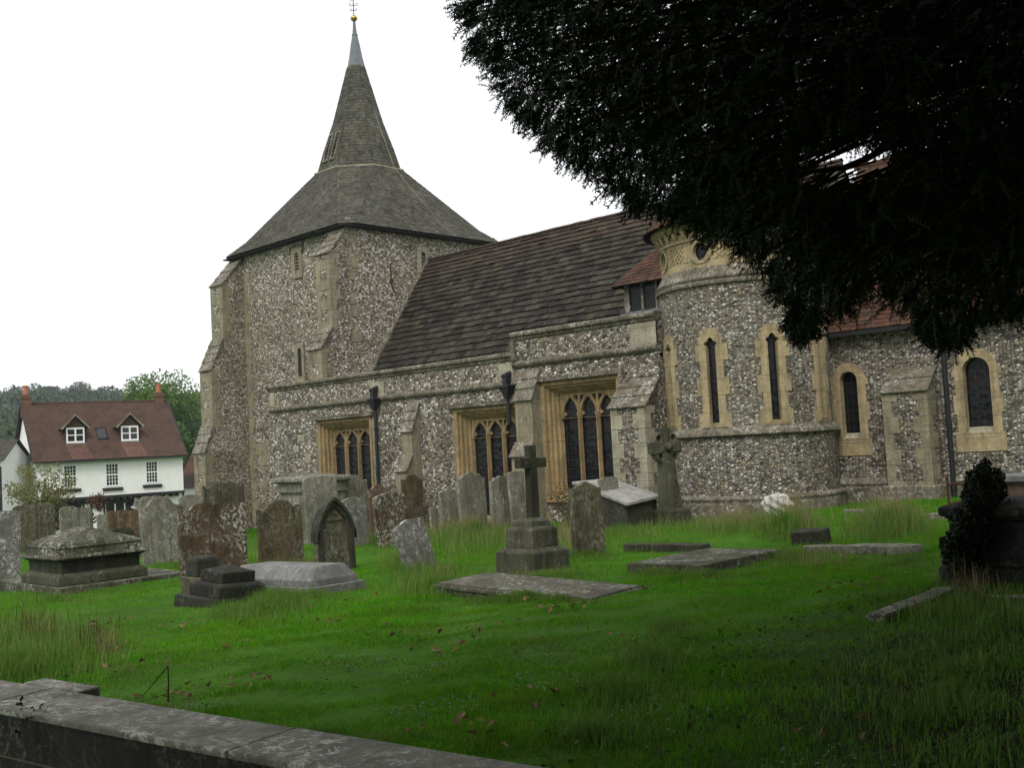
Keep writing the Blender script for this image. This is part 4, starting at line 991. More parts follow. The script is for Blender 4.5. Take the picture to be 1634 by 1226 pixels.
# tomb on the right, with ivy; its near-black stone paints in the yew's shade
c = at(1548, 925); root = empty('ivy_clad_tomb', (c[0]+.95, c[1]+.35, float(c[2])), 'dark moulded chest tomb overgrown with ivy in the shade of the yew', 'tomb')
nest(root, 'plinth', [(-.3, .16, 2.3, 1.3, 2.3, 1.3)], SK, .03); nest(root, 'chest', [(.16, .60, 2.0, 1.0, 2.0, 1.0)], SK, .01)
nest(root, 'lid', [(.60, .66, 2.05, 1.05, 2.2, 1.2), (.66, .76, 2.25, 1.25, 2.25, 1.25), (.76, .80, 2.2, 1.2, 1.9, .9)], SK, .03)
ivy_at = (c[0], c[1]+.2, float(c[2]))
# slab tomb behind the railing
c = VD(1585, 800, 17.); gz = float(hgt(c[0], c[1])); root = empty('pink_granite_tomb', (c[0]+1.1, c[1]+.5, gz), 'low reddish tomb with pale flat lid behind the iron railing', 'tomb')
z1 = float(VD(1585, 770, 17.)[2])-gz
M_pink = m_stone('red_stone', (.13, .075, .055), 0, .1, .4, kind='o')
nest(root, 'plinth', [(-.3, .18, 2.3, 1.2, 2.3, 1.2)], SG, .02); nest(root, 'chest', [(.18, z1, 2.0, .95, 2.0, .95)], M_pink, .01); nest(root, 'lid', [(z1, z1+.1, 2.15, 1.1, 2.12, 1.08)], SGR, .015); nest(root, 'cap_block', [(z1+.1, z1+.2, 1.0, .4, .95, .38)], SD, .01)
# iron railing
p0 = at(1516, 826); root = empty('grave_railing', (p0[0], p0[1], float(p0[2])), 'rusty low iron railing around the pale-lidded tomb', 'railing')
x, y, z = root.location; Lx, Ly, H_ = 2.9, 1.7, .62
for (a_, b_) in ((0, 0), (Lx, 0), (0, Ly), (Lx, Ly), (Lx/2, 0)):
    m_ = MB(); m_.tube([(x+a_, y+b_, z-.2), (x+a_, y+b_, z+H_+.06)], .022, 6); m_.lathe([(.0, .0), (.035, .02), (.03, .05), (0, .09)], 0, 0, 8); n_ = 32; m_.v[-n_:] = [(x+a_+q[0], y+b_+q[1], z+H_+.04+q[2]) for q in m_.v[-n_:]]; m_.build('post', M_rust, root)
for h_ in (.24, .58):
    for A_, B_ in (((0, 0), (Lx, 0)), ((0, 0), (0, Ly)), ((0, Ly), (Lx, Ly)), ((Lx, 0), (Lx, Ly))):
        m_ = MB(); m_.tube([(x+A_[0], y+A_[1], z+h_), (x+B_[0], y+B_[1], z+h_+.01)], .014, 5); m_.build('rail', M_rust, root)
#PART3
# ================================================================ HOUSE
AL = R(34)
def UV3(u, v, z): x, y = camuv(u, v); return np.array([x, y, z])
ff = np.array([.719, .695, 0]); fb = np.array([-.695, .719, 0])
hd = ff*math.cos(AL)+fb*math.sin(AL); hb = -ff*math.sin(AL)+fb*math.cos(AL)      # along the front, into the house
pL = VD(52.5, 735, 66); HE = float(pL[2])
def rayplane(px, py, P0, nv_): d = ray(px, py); return EYE+d*(((P0-EYE)@nv_)/(d@nv_))
def hs(px, py):
    q = rayplane(px, py, pL, hb); return float((q-pL)@hd), float(q[2])
HL = hs(297, 723)[0]
FH = lambda s, z, d: tuple(np.array([pL[0], pL[1], 0])+hd*s-hb*d+np.array([0, 0, z]))    # d towards the viewer
GZ = -1.75
base = FH(HL/2, GZ, -3)
house = empty('white_house', base, 'white rendered house with red tiled roof, two dormers and black beams beyond the graves', 'house')
hz0 = hs(86.8, 797.5)[1]; HD = 7.4; RZH = HE+3.75
wins_h = []
for (l, r, t_, b_) in ((101, 123, 743.5, 777), (168, 190, 740.5, 775), (232, 252.5, 737, 770)):
    a_, zt = hs(l, t_); b2, zb = hs(r, b_); wins_h.append((a_, b2, zb, zt))
ov_ = .25
gnd_h = [(3.2, 4.9, GZ+1.0, hz0-.75), (5.1, 5.9, GZ+.05, hz0-.8)]
m_ = MB(); wall(m_, FH, .2, HL-.25, hz0, HE+.05, wins_h)
FH2 = lambda s, z, d: FH(s, z, d-.45)
wall(m_, FH2, .2, HL-.25, GZ-.3, hz0, [])
E0, E1 = FH(.2, hz0, 0), FH(.2, hz0, -.45)
for s_ in (.2, HL-.25):
    m_.add([FH(s_, hz0, 0), FH(s_, HE, 0), FH(s_, RZH-.15, -HD/2), FH(s_, HE, -HD), FH(s_, hz0, -HD)], [(0, 1, 2, 3, 4)])
    m_.add([FH(s_, GZ-.3, -.45), FH(s_, hz0, -.45), FH(s_, hz0, -HD), FH(s_, GZ-.3, -HD)], [(0, 1, 2, 3)])
m_.add([FH(.2, hz0, 0), FH(HL-.25, hz0, 0), FH(HL-.25, hz0, -.45), FH(.2, hz0, -.45)], [(0, 1, 2, 3)])
m_.build('wall', M_white, house)
m_ = MB(); A_, B_, C_, D_ = FH(0, HE-.12, .35), FH(HL, HE-.12, .35), FH(HL-.15, RZH, -HD/2), FH(-.05, RZH, -HD/2)
tiles(m_, A_, B_, C_, D_, 36, .2, .018, .3, .1, 1, 5)
A2, B2, = FH(-.05, HE-.12, -HD-.35), FH(HL, HE-.12, -HD-.35)
tiles(m_, B2, A2, D_, C_, 20, .4, .018, .3, .1, 1, 6); hroof = m_.build('roof', M_htile, house, weld=False)
m_ = MB(); m_.add([A_, B_, C_, D_, A2, B2], [(0, 1, 2, 3), (5, 4, 3, 2)]); m_.v = [(a, b, c-.03) for a, b, c in m_.v]; m_.build('roof_deck', M_black, hroof)
m_ = MB(); m_.tube([D_, C_], .08, 6); m_.build('ridge_tile', M_htile, hroof)
for s_ in (.0, HL-.05):
    m_ = MB(); m_.tube([FH(s_, HE-.2, .33), FH(s_, RZH-.1, -HD/2), FH(s_, HE-.2, -HD-.33)], .10, 4); m_.build('barge_board', M_black, hroof)
m_ = MB(); m_.box(-.05, HL+.02, HE-.24, HE-.12, .28, .42, F=FH); m_.build('gutter', M_black, house)
m_ = MB(); m_.box(.15, HL-.2, hz0-.14, hz0+.03, -.1, .06, F=FH); m_.build('jetty_beam', M_black, house)
for i in range(22):
    s_ = .5+i*(HL-1.2)/21; m_ = MB(); m_.prism([(-.45, hz0-.14), (.02, hz0-.14), (.02, hz0-.2), (-.08, hz0-.3), (-.45, hz0-.32)], lambda a, b, d: FH(s_+d, b, a), 0, .13); m_.build('joist_end', M_black, house)
for (a_, b_, z0, z1) in wins_h:
    m_ = MB(); m_.prism([(a_-.06, z0-.05), (b_+.06, z0-.05), (b_+.06, z1+.05), (a_-.06, z1+.05)], FH, -.1, .03, [[(a_+.05, z0+.05), (b_-.05, z0+.05), (b_-.05, z1-.05), (a_+.05, z1-.05)]]); W = m_.build('window', M_wpaint, house)
    m_ = MB(); zm = (z0+z1)/2
    for i in range(1, 4): x = a_+.05+(b_-a_-.1)*i/4; m_.box(x-.014, x+.014, z0+.05, z1-.05, -.06, -.03, F=FH)
    for i in range(1, 6):
        if i != 3: z = z0+.05+(z1-z0-.1)*i/6; m_.box(a_+.05, b_-.05, z-.013, z+.013, -.062, -.028, F=FH)
    m_.box(a_+.05, b_-.05, zm-.04, zm+.04, -.07, -.02, F=FH); absorb(W, m_, M_wpaint); panel(FH, a_, b_, z0, z1, -.08, M_pane, W, 'pane')
    m_ = MB(); m_.box(a_-.22, b_+.22, z0-.24, z0-.12, 0, .14, F=FH)
    for i in range(9): s_ = a_-.18+i*(b_-a_+.32)/8; m_.box(s_, s_+.06, z0-.33, z0-.24, 0, .1, F=FH)
    m_.build('sill', M_black, W)
# ground floor openings
for (pxl, pxr, zt, zb) in ((88, 103, 812, 850), (160, 190, 802, 850), (102, 160, 803, 822)):
    pass
for (s0_, s1_, z1_) in ((1.2, 2.9, hz0-.5), (4.3, 6.1, hz0-.55)):
    m_ = MB(); m_.box(s0_-.15, s1_+.15, z1_, z1_+.22, -.45, -.38, F=FH); m_.box(s0_-.12, s0_, GZ, z1_, -.45, -.38, F=FH); m_.box(s1_, s1_+.12, GZ, z1_, -.45, -.38, F=FH); W = m_.build('window', M_black, house)
    panel(FH, s0_, s1_, GZ+.7, z1_, -.43, M_pane, W, 'pane')
    for i in range(4): x = s0_+(s1_-s0_)*i/3; MB().box(x-.035, x+.035, GZ+.7, z1_, -.43, -.39, F=FH).build('glazing_bar', M_wpaint, W)
MB().box(1.0, 6.4, hz0-.42, hz0-.3, -.45, -.36, F=FH).build('bressummer', M_black, house)
# porch roof
s0_, _ = hs(208, 815); s1_, _ = hs(262, 795)
m_ = MB(); tiles(m_, FH(s0_, hz0-.75, .9), FH(s1_, hz0-.75, .9), FH(s1_-.2, hz0-.1, -.4), FH(s0_+.5, hz0-.1, -.4), 8, .22, .02, seed=8); pr_ = m_.build('porch_roof', M_htile, house, weld=False)
MB().box(s0_+.15, s1_-.1, hz0-.92, hz0-.78, -.45, .8, F=FH).build('porch_beam', M_wpaint, pr_)
# dormers
SLH = (RZH-HE+.12)/(HD/2+.35)
def roofd(z): return .35-(z-(HE-.12))/SLH       # d at which the roof has height z
for (pl_, pr2, pt, pb, pk_) in ((105, 143, 682, 704, 657), (193, 230, 678, 701, 655)):
    a_, zt = hs(pl_+4, pt); b_, zb = hs(pr2-3, pb)
    a_ *= 1.0; zb = HE+.98; zt = HE+2.0; dfr = roofd(zb)-.02
    m_ = MB(); m_.box(a_, b_, zb-.05, zt, dfr-1.5, dfr, F=FH); D1 = m_.build('dormer', M_htile, house)
    w_ = b_-a_; cxs = (a_+b_)/2; ex = .28; zp = zt+.80
    FL, FR = FH(a_-ex, zt-.1, dfr+.22), FH(b_+ex, zt-.1, dfr+.22); BL, BR = FH(a_-ex, zt-.1, roofd(zt-.1)-.05), FH(b_+ex, zt-.1, roofd(zt-.1)-.05); PF, PB = FH(cxs, zp, dfr+.22), FH(cxs, zp, roofd(zp)-.1)
    m_ = MB(); tiles(m_, BL, FL, PF, PB, 8, .18, .018, seed=3); tiles(m_, FR, BR, PB, PF, 8, .18, .018, seed=4); m_.build('dormer_roof', M_htile, D1, weld=False)
    m_ = MB(); m_.add([FH(a_-.02, zt-.02, dfr+.01), FH(b_+.02, zt-.02, dfr+.01), FH(cxs, zp-.12, dfr+.01)], [(0, 1, 2)]); m_.build('dormer_gable', M_htile, D1)
    m_ = MB(); m_.tube([FH(a_-ex, zt-.12, dfr+.24), FH(cxs, zp-.02, dfr+.24), FH(b_+ex, zt-.12, dfr+.24)], .055, 4); m_.build('barge_board', M_ash2, D1)
    m_ = MB(); x0_, x1_ = cxs-.55, cxs+.55; hole1 = [(x0_+.09, zb+.12), (cxs-.05, zb+.12), (cxs-.05, zt-.14), (x0_+.09, zt-.14)]; hole2 = [(cxs+.05, zb+.12), (x1_-.09, zb+.12), (x1_-.09, zt-.14), (cxs+.05, zt-.14)]
    m_.prism([(x0_, zb), (x1_, zb), (x1_, zt-.03), (x0_, zt-.03)], FH, dfr, dfr+.06, [hole1, hole2]); m_.box(x0_+.05, x1_-.05, (zb+zt)/2-.03, (zb+zt)/2+.03, dfr, dfr+.05, F=FH); m_.build('dormer_window', M_wpaint, D1)
    m_ = MB(); za_, zb_ = HE-.08, zb-.08; tiles(m_, FH(a_+.15, za_, roofd(za_)+.03), FH(b_+.25, za_, roofd(za_)+.03), FH(b_, zb_, roofd(zb_)+.03), FH(a_-.05, zb_, roofd(zb_)+.03), 9, .2, .018, seed=9); m_.build('tile_apron', M_htile2, hroof, weld=False)
    panel(FH, x0_+.02, x1_-.02, zb+.02, zt-.06, dfr+.02, M_pane, D1, 'pane'); MB().box(x0_-.06, x1_+.06, zb-.07, zb, dfr, dfr+.12, F=FH).build('sill', M_lead, D1)
s_, z_ = hs(165, 687); z_ = HE+1.55; d_ = roofd(z_)
m_ = MB(); m_.add([FH(s_-.1, z_-.35, roofd(z_-.35)+.08), FH(s_+.5, z_-.35, roofd(z_-.35)+.08), FH(s_+.5, z_+.4, roofd(z_+.4)+.08), FH(s_-.1, z_+.4, roofd(z_+.4)+.08)], [(0, 1, 2, 3)]); rw = m_.build('roof_window', M_pane, house)
m_ = MB(); q = [FH(s_-.1, z_-.35, roofd(z_-.35)+.09), FH(s_+.5, z_-.35, roofd(z_-.35)+.09), FH(s_+.5, z_+.4, roofd(z_+.4)+.09), FH(s_-.1, z_+.4, roofd(z_+.4)+.09), FH(s_-.1, z_-.35, roofd(z_-.35)+.09)]
m_.tube(q, .05, 4); m_.build('frame', M_black, rw)
# chimneys
for px_ in (41, 253):
    d = ray(px_, 640); P0 = np.array(FH(0, 0, -HD/2)); q = rayplane(px_, 640, P0, hb); s_ = float((q-P0)@hd)
    m_ = MB(); m_.box(s_-.28, s_+.28, RZH-.9, RZH+.38, -HD/2-.25, -HD/2+.3, F=FH); m_.box(s_-.33, s_+.33, RZH+.28, RZH+.44, -HD/2-.3, -HD/2+.35, F=FH); m_.box(s_-.24, s_+.24, RZH+.42, RZH+.58, -HD/2-.22, -HD/2+.27, F=FH); ch = m_.build('chimney', M_brick, hroof)
    P = FH(s_, RZH+.55, -HD/2); m_ = MB(); m_.lathe([(.16, 0), (.15, .5), (.18, .54), (.17, .62), (.12, .62)], 0, 0, 12); m_.v = [(P[0]+a, P[1]+b, P[2]+c) for a, b, c in m_.v]; m_.build('chimney_pot', M_pot, ch)
m_ = MB(); m_.box(-1.7, .18, GZ, HE-.5, -5.2, -3.2, F=FH); an = m_.build('annex', M_white, house)
m_ = MB(); m_.box(-1.15, -.15, hz0+.25, hz0+1.9, -3.2, -3.14, F=FH); aw = m_.build('window', M_black, an); panel(FH, -1.02, -.28, hz0+.38, hz0+1.76, -3.13, M_pane, aw, 'pane')
m_ = MB(); m_.box(-.67, -.63, hz0+.38, hz0+1.76, -3.13, -3.10, F=FH); m_.box(-1.02, -.28, hz0+1.04, hz0+1.09, -3.131, -3.101, F=FH); m_.build('glazing_bar', M_wpaint, aw)
# satellite dish
P = FH(.1, HE+.1, -.6); m_ = MB(); m_.lathe([(0, 0), (.2, .04), (.3, .1)], 0, 0, 16); m_.v = [(P[0]-.2+b*.3-.3*hb[0], P[1]+a-.3*hb[1], P[2]+c+b) for a, b, c in [(q[0], q[1], q[2]) for q in m_.v]]; m_.build('satellite_dish', M_lead, house)
# neighbour on the far left
def simple_house(name, label, P0, dirv, L, Dp, zb, ze, zr, roofm, wallm, trim=True):
    b = np.array([-dirv[1], dirv[0], 0]); 
    if b@fb < 0: b = -b
    F = lambda s, z, d: tuple(np.array([P0[0], P0[1], 0])+dirv*s-b*d+np.array([0, 0, z]))
    r = empty(name, F(L/2, zb, -Dp/2), label, 'house')
    m_ = MB(); m_.box(0, L, zb, ze, -Dp, 0, F=F); m_.add([F(0, ze, 0), F(0, zr-.1, -Dp/2), F(0, ze, -Dp)], [(0, 1, 2)]); m_.add([F(L, ze, 0), F(L, zr-.1, -Dp/2), F(L, ze, -Dp)], [(0, 1, 2)]); m_.build('wall', wallm, r)
    m_ = MB(); tiles(m_, F(-.25, ze-.15, .3), F(L+.25, ze-.15, .3), F(L+.25, zr, -Dp/2), F(-.25, zr, -Dp/2), 24, .25, .02, seed=4); tiles(m_, F(L+.25, ze-.15, -Dp-.3), F(-.25, ze-.15, -Dp-.3), F(-.25, zr, -Dp/2), F(L+.25, zr, -Dp/2), 24, .25, .02, seed=4); m_.build('roof', roofm, r, weld=False)
    return r, F
M_gtile = m_tiles('grey_tile', [(.07, .065, .06), (.09, .08, .07), (.11, .095, .08)], .1)
q = VD(-160, 700, 63); r_, F_ = simple_house('white_cottage', 'white cottage with black timber trim and grey roof at the far left edge', VD(-150, 740, 62), ff*math.cos(.15)+fb*math.sin(.15), 5.2, 5.5, GZ, float(VD(10, 722, 62)[2])-.35, float(VD(0, 699, 64)[2])-.1, M_gtile, M_white)
Lc = 5.2
for z in (float(VD(10, 803, 62)[2]), float(VD(10, 735, 62)[2])): MB().box(0, Lc, z-.07, z+.07, 0, .06, F=F_).build('beam', M_black, r_)
MB().box(Lc-.16, Lc+.03, GZ, HE-.3, 0, .05, F=F_).build('post', M_black, r_)
W = MB().box(Lc-1.3, Lc-.35, hz0+.35, hz0+1.75, 0, .05, F=F_).build('window', M_black, r_)
panel(F_, Lc-1.2, Lc-.45, hz0+.45, hz0+1.65, .055, M_pane, W, 'pane')
MB().box(Lc-.85, Lc-.80, hz0+.45, hz0+1.65, .05, .07, F=F_).build('glazing_bar', M_wpaint, W); MB().box(Lc-1.2, Lc-.45, hz0+1.0, hz0+1.06, .05, .072, F=F_).build('glazing_bar', M_wpaint, W)
r_, F_ = simple_house('red_roofed_house', 'red tiled house showing between the white house and the church tower', VD(296, 780, 84), ff, 6, 6, GZ, float(VD(300, 757, 84)[2]), float(VD(300, 722, 87)[2]), M_tile, M_white)
r_, F_ = simple_house('outbuilding', 'small white outbuilding with grey roof right of the white house', VD(294, 790, 76), ff, 3.2, 3, GZ, float(VD(300, 776, 76)[2]), float(VD(300, 757, 77)[2]), M_gtile, M_white)

# ================================================================ FOLIAGE
def quads_mesh(name, V, nper, m, parent=None, loc=None):
    """V: (n, nper, 3) array of face corners, one face each."""
    n = V.shape[0]; me = bpy.data.meshes.new(name); v = V.reshape(-1, 3)
    if loc is not None: v = v-np.array(loc)
    me.vertices.add(n*nper); me.vertices.foreach_set('co', v.astype(np.float32).ravel()); me.loops.add(n*nper); me.polygons.add(n)
    me.loops.foreach_set('vertex_index', np.arange(n*nper, dtype=np.int32)); me.polygons.foreach_set('loop_start', np.arange(n, dtype=np.int32)*nper)
    try: me.polygons.foreach_set('loop_total', np.full(n, nper, dtype=np.int32))
    except Exception: pass
    me.update(calc_edges=True); me.materials.append(m); o = bpy.data.objects.new(name, me); col.objects.link(o)
    if parent is not None: o.parent = parent
    return o
def unit(v): return v/np.maximum(np.linalg.norm(v, axis=-1, keepdims=True), 1e-9)
def rand_dirs(n): return unit(rng.normal(size=(n, 3)))
def leaf_quads(P, size, ax=None, asp=.6, nrm=None):
    n = len(P); a = rand_dirs(n) if ax is None else ax; b = unit(np.cross(a, rand_dirs(n) if nrm is None else nrm)); s = (size*rng.uniform(.6, 1.3, n))[:, None] if np.isscalar(size) else size[:, None]
    return np.stack([P, P+a*s*.5+b*s*asp*.5, P+a*s, P+a*s*.5-b*s*asp*.5], 1)
def clumps(centers, radii, per, size, squash=.8, asp=.6):
    out = []
    for c, r in zip(centers, radii):
        k = max(4, int(per*r*r)); d = rand_dirs(k); rr = r*rng.uniform(.45, 1.0, k)**.5; out.append(np.array(c)+d*rr[:, None]*np.array([1, 1, squash]))
    P = np.concatenate(out); return leaf_quads(P, size, asp=asp)
def limbs(m_, base, h, spread, n, r0, rr, z0=.3):
    top_ = np.array(base)+np.array([rr.uniform(-.3, .3), rr.uniform(-.3, .3), h*.75])
    m_.tube([base, tuple((np.array(base)+top_)/2+np.array([rr.uniform(-.2, .2), rr.uniform(-.2, .2), 0])), tuple(top_)], r0, 8, r0*.35); tips = []
    for i in range(n):
        a = rr.uniform(0, 2*PI); t = rr.uniform(z0, .8); s = np.array(base)*(1-t)+top_*t; L = spread*rr.uniform(.5, 1); e = s+np.array([math.cos(a)*L, math.sin(a)*L, L*rr.uniform(.3, .9)]); md = (s+e)/2+np.array([0, 0, -.05*L])
        m_.tube([tuple(s), tuple(md), tuple(e)], r0*.35, 5, r0*.1); tips.append(e)
    return tips
def tree(name, label, px, vd, zg, pxtop, rad, ncl, leafm, lsize, per, seed, group=None, barkm=M_bark, squash=.8, crownz=.35, cl=(.22, .42), cat='tree'):
    rr = random.Random(seed); p = VD(px, 700, vd); b = (float(p[0]), float(p[1]), zg); H_ = float(VD(px, pxtop, vd)[2])-zg
    r = empty(name, b, label, cat, group); m_ = MB(); tips = limbs(m_, b, H_, rad*.8, 9, H_*.028+.03, rr, crownz); m_.build('trunk', barkm, r)
    C_, Rr = [], []; cz = zg+H_*(crownz+1)/2; hz = H_*(1-crownz)/2
    for i in range(ncl):
        d = rand_dirs(1)[0]; q = rr.uniform(.35, .92)**.6; rc = rad*rr.uniform(*cl)*(1.1-.4*abs(d[2])); 
        C_.append((b[0]+d[0]*max(rad-rc, .1)*q, b[1]+d[1]*max(rad-rc, .1)*q, cz+d[2]*max(hz-rc*squash, .1)*q)); Rr.append(rc)
    quads_mesh('crown', clumps(C_, Rr, per, lsize, squash), 4, leafm, r, b); return r
L_mid = m_leaf('leaf_mid_green', [(.06, .13, .03), (.09, .18, .035), (.12, .21, .05), (.05, .10, .025)])
L_mid2 = m_leaf('leaf_bright_green', [(.08, .15, .035), (.12, .22, .04), (.16, .26, .055), (.06, .12, .03)], transl=.35)
L_dark = m_leaf('leaf_dark_green', [(.025, .05, .02), (.035, .07, .025), (.05, .085, .03)])
L_yel = m_leaf('leaf_yellow_green', [(.16, .17, .04), (.22, .2, .05), (.12, .15, .035), (.28, .24, .07)], transl=.4)
L_red = m_leaf('leaf_red_brown', [(.12, .05, .035), (.09, .045, .03), (.14, .07, .04)])
L_hill = m_leaf('leaf_hill', [(.035, .065, .03), (.05, .09, .04), (.07, .11, .05), (.04, .075, .04), (.09, .09, .04)], transl=.1)
tree('broadleaf_tree', 'large bright green leafy tree rising between the white house and the tower', 258, 98, -1.8, 568, 4.9, 80, L_mid2, .30, 110, 3, crownz=.12, squash=.85)
tree('dark_tree', 'darker green tree close against the tower behind the big leafy tree', 312, 92, -1.8, 640, 2.6, 36, L_dark, .26, 110, 4, crownz=.1)
tree('green_tree', 'green tree at the right end of the white house roof, under the big leafy tree', 287, 90, -1.8, 655, 2.0, 30, L_mid, .26, 110, 14, crownz=.1)
tree('young_yellow_tree', 'thin young tree with sparse yellow-green leaves in front of the white house', 62, 52, -.9, 728, 1.9, 95, L_yel, .13, 260, 6, cl=(.12, .26), crownz=.25, barkm=M_bark2)
tree('yellow_shrub', 'bushy yellow-green shrub at the foot of the young tree before the white house', 48, 50, -.9, 775, .95, 26, L_mid, .13, 200, 26, crownz=.05, cat='shrub')
tree('red_standard_shrub', 'small reddish brown mop-headed tree on a bare stem before the white house', 152, 47, -.8, 783, .55, 26, L_red, .09, 900, 7, crownz=.58, cl=(.3, .5))
tree('cottage_shrub', 'yellow-green bush between the dark stones and the grey pair at far left', 93, 49, -.8, 815, .6, 14, L_yel, .1, 300, 9, crownz=.05, cat='shrub')
# hill wood: a mass of crowns
HX = []; C_, Rr = [], []
rr = random.Random(21)
for i in range(620):
    V_ = rr.uniform(150, 400); U_ = rr.uniform(-.62, -.20)*V_; x, y = camuv(U_, V_); r = rr.uniform(3.2, 5.5); z = float(hgt(x, y)+hill_h(U_, V_))
    for k in range(4): C_.append((x+rr.uniform(-r, r)*.5, y+rr.uniform(-r, r)*.5, z+r*rr.uniform(.3, 1.25))); Rr.append(r*rr.uniform(.45, .7))
quads_mesh('wood', clumps(C_, Rr, 15, 1.15, .85), 4, L_hill); tag(bpy.data.objects['wood'], 'dense dark green wood covering the distant hillside', 'wood', None, 'stuff')
def hilltree(name, label, px, ptop, vd, rad, kind, seed):
    x, y = VD(px, 640, vd)[:2]; U_ = .719*x+.695*y; V_ = -.695*x+.719*y; zg = float(hgt(x, y)+hill_h(U_, V_)); zt = float(VD(px, ptop, vd)[2])
    r = empty(name, (float(x), float(y), zg), label, 'tree', 'trees standing out on the hill'); rr = random.Random(seed); m_ = MB(); m_.tube([(x, y, zg-1), (x, y, zt-.5)], .45, 6, .15); C_, Rr = [], []
    if kind == 'cedar':
        for i in range(5):
            z = zt-.5-i*1.25; rd = rad*(.55+.12*i) if i else rad*.3
            for k in range(7): a = rr.uniform(0, 2*PI); q = rr.uniform(.2, 1)*rd; C_.append((x+q*math.cos(a), y+q*math.sin(a), z)); Rr.append(rad*.28)
            m_.tube([(x-rd*.7*RT[0], y-rd*.7*RT[1], z), (x, y, z-.6), (x+rd*.7*RT[0], y+rd*.7*RT[1], z)], .15, 5)
        V = clumps(C_, Rr, 60, .7, .22)
    else:
        for i in range(26): d = rand_dirs(1)[0]; C_.append((x+d[0]*rad*.6, y+d[1]*rad*.6, zt-rad*.9+d[2]*rad*.6)); Rr.append(rad*rr.uniform(.25, .42))
        V = clumps(C_, Rr, 26, .8, .9)
    m_.build('trunk', M_bark, r); quads_mesh('crown', V, 4, L_hill, r, r.location)
hilltree('cedar_tree', 'flat-topped cedar standing on the hill skyline above the house roof', 80, 618, 385, 6.5, 'cedar', 1)
hilltree('round_tree', 'big rounded tree on the hill skyline right of the cedar', 128, 610, 380, 7.5, 'r', 2)
hilltree('slender_tree', 'small slender tree on the skyline right of the rounded tree', 163, 616, 385, 2.6, 'r', 3)
# shrub by the cross
tree('bramble_bush', 'straggly reddish-green bush growing between the cross and the pale slab', 905, 25.5, .5, 758, .62, 40, m_leaf('leaf_bramble', [(.05, .09, .02), (.10, .07, .03), (.15, .07, .04), (.07, .11, .025)]), .07, 700, 12, crownz=.05, cl=(.18, .34), cat='bush')

# ================================================================ YEW over the camera
POLY = [(722, -260), (716, 0), (730, 45), (757, 92), (785, 135), (798, 172), (838, 208), (884, 258), (935, 285), (985, 318), (1008, 342), (1042, 346), (1084, 362), (1124, 384), (1168, 402), (1206, 428), (1232, 478), (1265, 552), (1300, 545), (1330, 505), (1400, 480), (1450, 512), (1485, 560), (1530, 562), (1585, 520), (1650, 495), (1900, 470), (1900, -260)]
PA = np.array(POLY, float)
def inpoly(x, y):
    c = np.zeros(len(x), bool); j = len(PA)-1
    for i in range(len(PA)):
        xi, yi, xj, yj = *PA[i], *PA[j]; c ^= ((yi > y) != (yj > y)) & (x < (xj-xi)*(y-yi)/(yj-yi+1e-9)+xi); j = i
    return c
def edgedist(x, y):
    d = np.full(len(x), 1e9)
    for i in range(len(PA)-1):
        a, b = PA[i], PA[i+1]; e = b-a; t = np.clip(((x-a[0])*e[0]+(y-a[1])*e[1])/(e@e), 0, 1); d = np.minimum(d, np.hypot(x-a[0]-e[0]*t, y-a[1]-e[1]*t))
    return d
def project(P): q = P-EYE; z = q@FW; zz = np.where(np.abs(z) < 1e-6, 1e-6, z); return 817+FOC*(q@RT2)/zz, 613-FOC*(q@UP2)/zz, z
YT = np.array([*camuv(5.6, 5.4), 1.0])                     # trunk foot
def noise3(P, f, seed):
    g = np.random.default_rng(seed); s = 0
    for _ in range(5):
        k = g.normal(size=3)*f; s = s+np.sin(P@k+g.uniform(0, 6.28))
    return s/5
def yew_points(n, infr):
    out = []
    while sum(map(len, out)) < n:
        d = rand_dirs(n); r = rng.uniform(0, 1, n)**(1/3); U_ = (5.6+d[:, 0]*r*7.8) if infr else (3.6+d[:, 0]*r*10.5); V_ = (4.2+d[:, 1]*r*8.6) if infr else (1.5+d[:, 1]*r*10.); Z = (6.3+d[:, 2]*r*3.6) if infr else (5.7+d[:, 2]*r*4.4)
        P = np.stack([.719*U_-.695*V_, .695*U_+.719*V_, Z], 1); px, py, z = project(P)
        mg = 90 if infr else 330
        inf = (z > .3) & (px > -mg) & (px < 1634+mg) & (py > -mg) & (py < 1226+mg)
        ok = inpoly(px, py) & (z > 4.6)
        gap = ((px-1345)/85)**2+((py-262-(px-1350)*-.12)/34)**2 < 1
        ed = edgedist(px, py)
        keep = np.where(inf, ok & ~gap, True) & (np.linalg.norm(P-EYE, axis=1) > 3.0) & (P[:, 2] > (2.9 if infr else 1.6))
        keep &= inf if infr else (~inf | (inf & ((px < -150) | (px > 1720) | (py < -150)) & (ok | (px > 1890))))
        if not infr:
            vv = np.maximum(V_, 0); keep &= (np.linalg.norm(P-EYE, axis=1) > 3.6) & ((V_ < -3.2) | (Z > 5.9+.40*vv) | (U_ > 3.8+.5*vv) | ((U_ > .55*vv+.7) & (V_ > 4.6) & (Z > 3.3)) | ((U_ > 2.6) & (V_ < .5) & (Z > 2.6)))
        if infr:
            nz = noise3(P, 2.2, 5)+.6*noise3(P, 5., 15); pr = np.clip(.62+.8*nz, .05, 1)*np.clip((ed-26+26*noise3(P, 7., 8))/18, .0, 1); keep &= rng.uniform(0, 1, n) < pr
        out.append(P[keep])
    return np.concatenate(out)[:n]
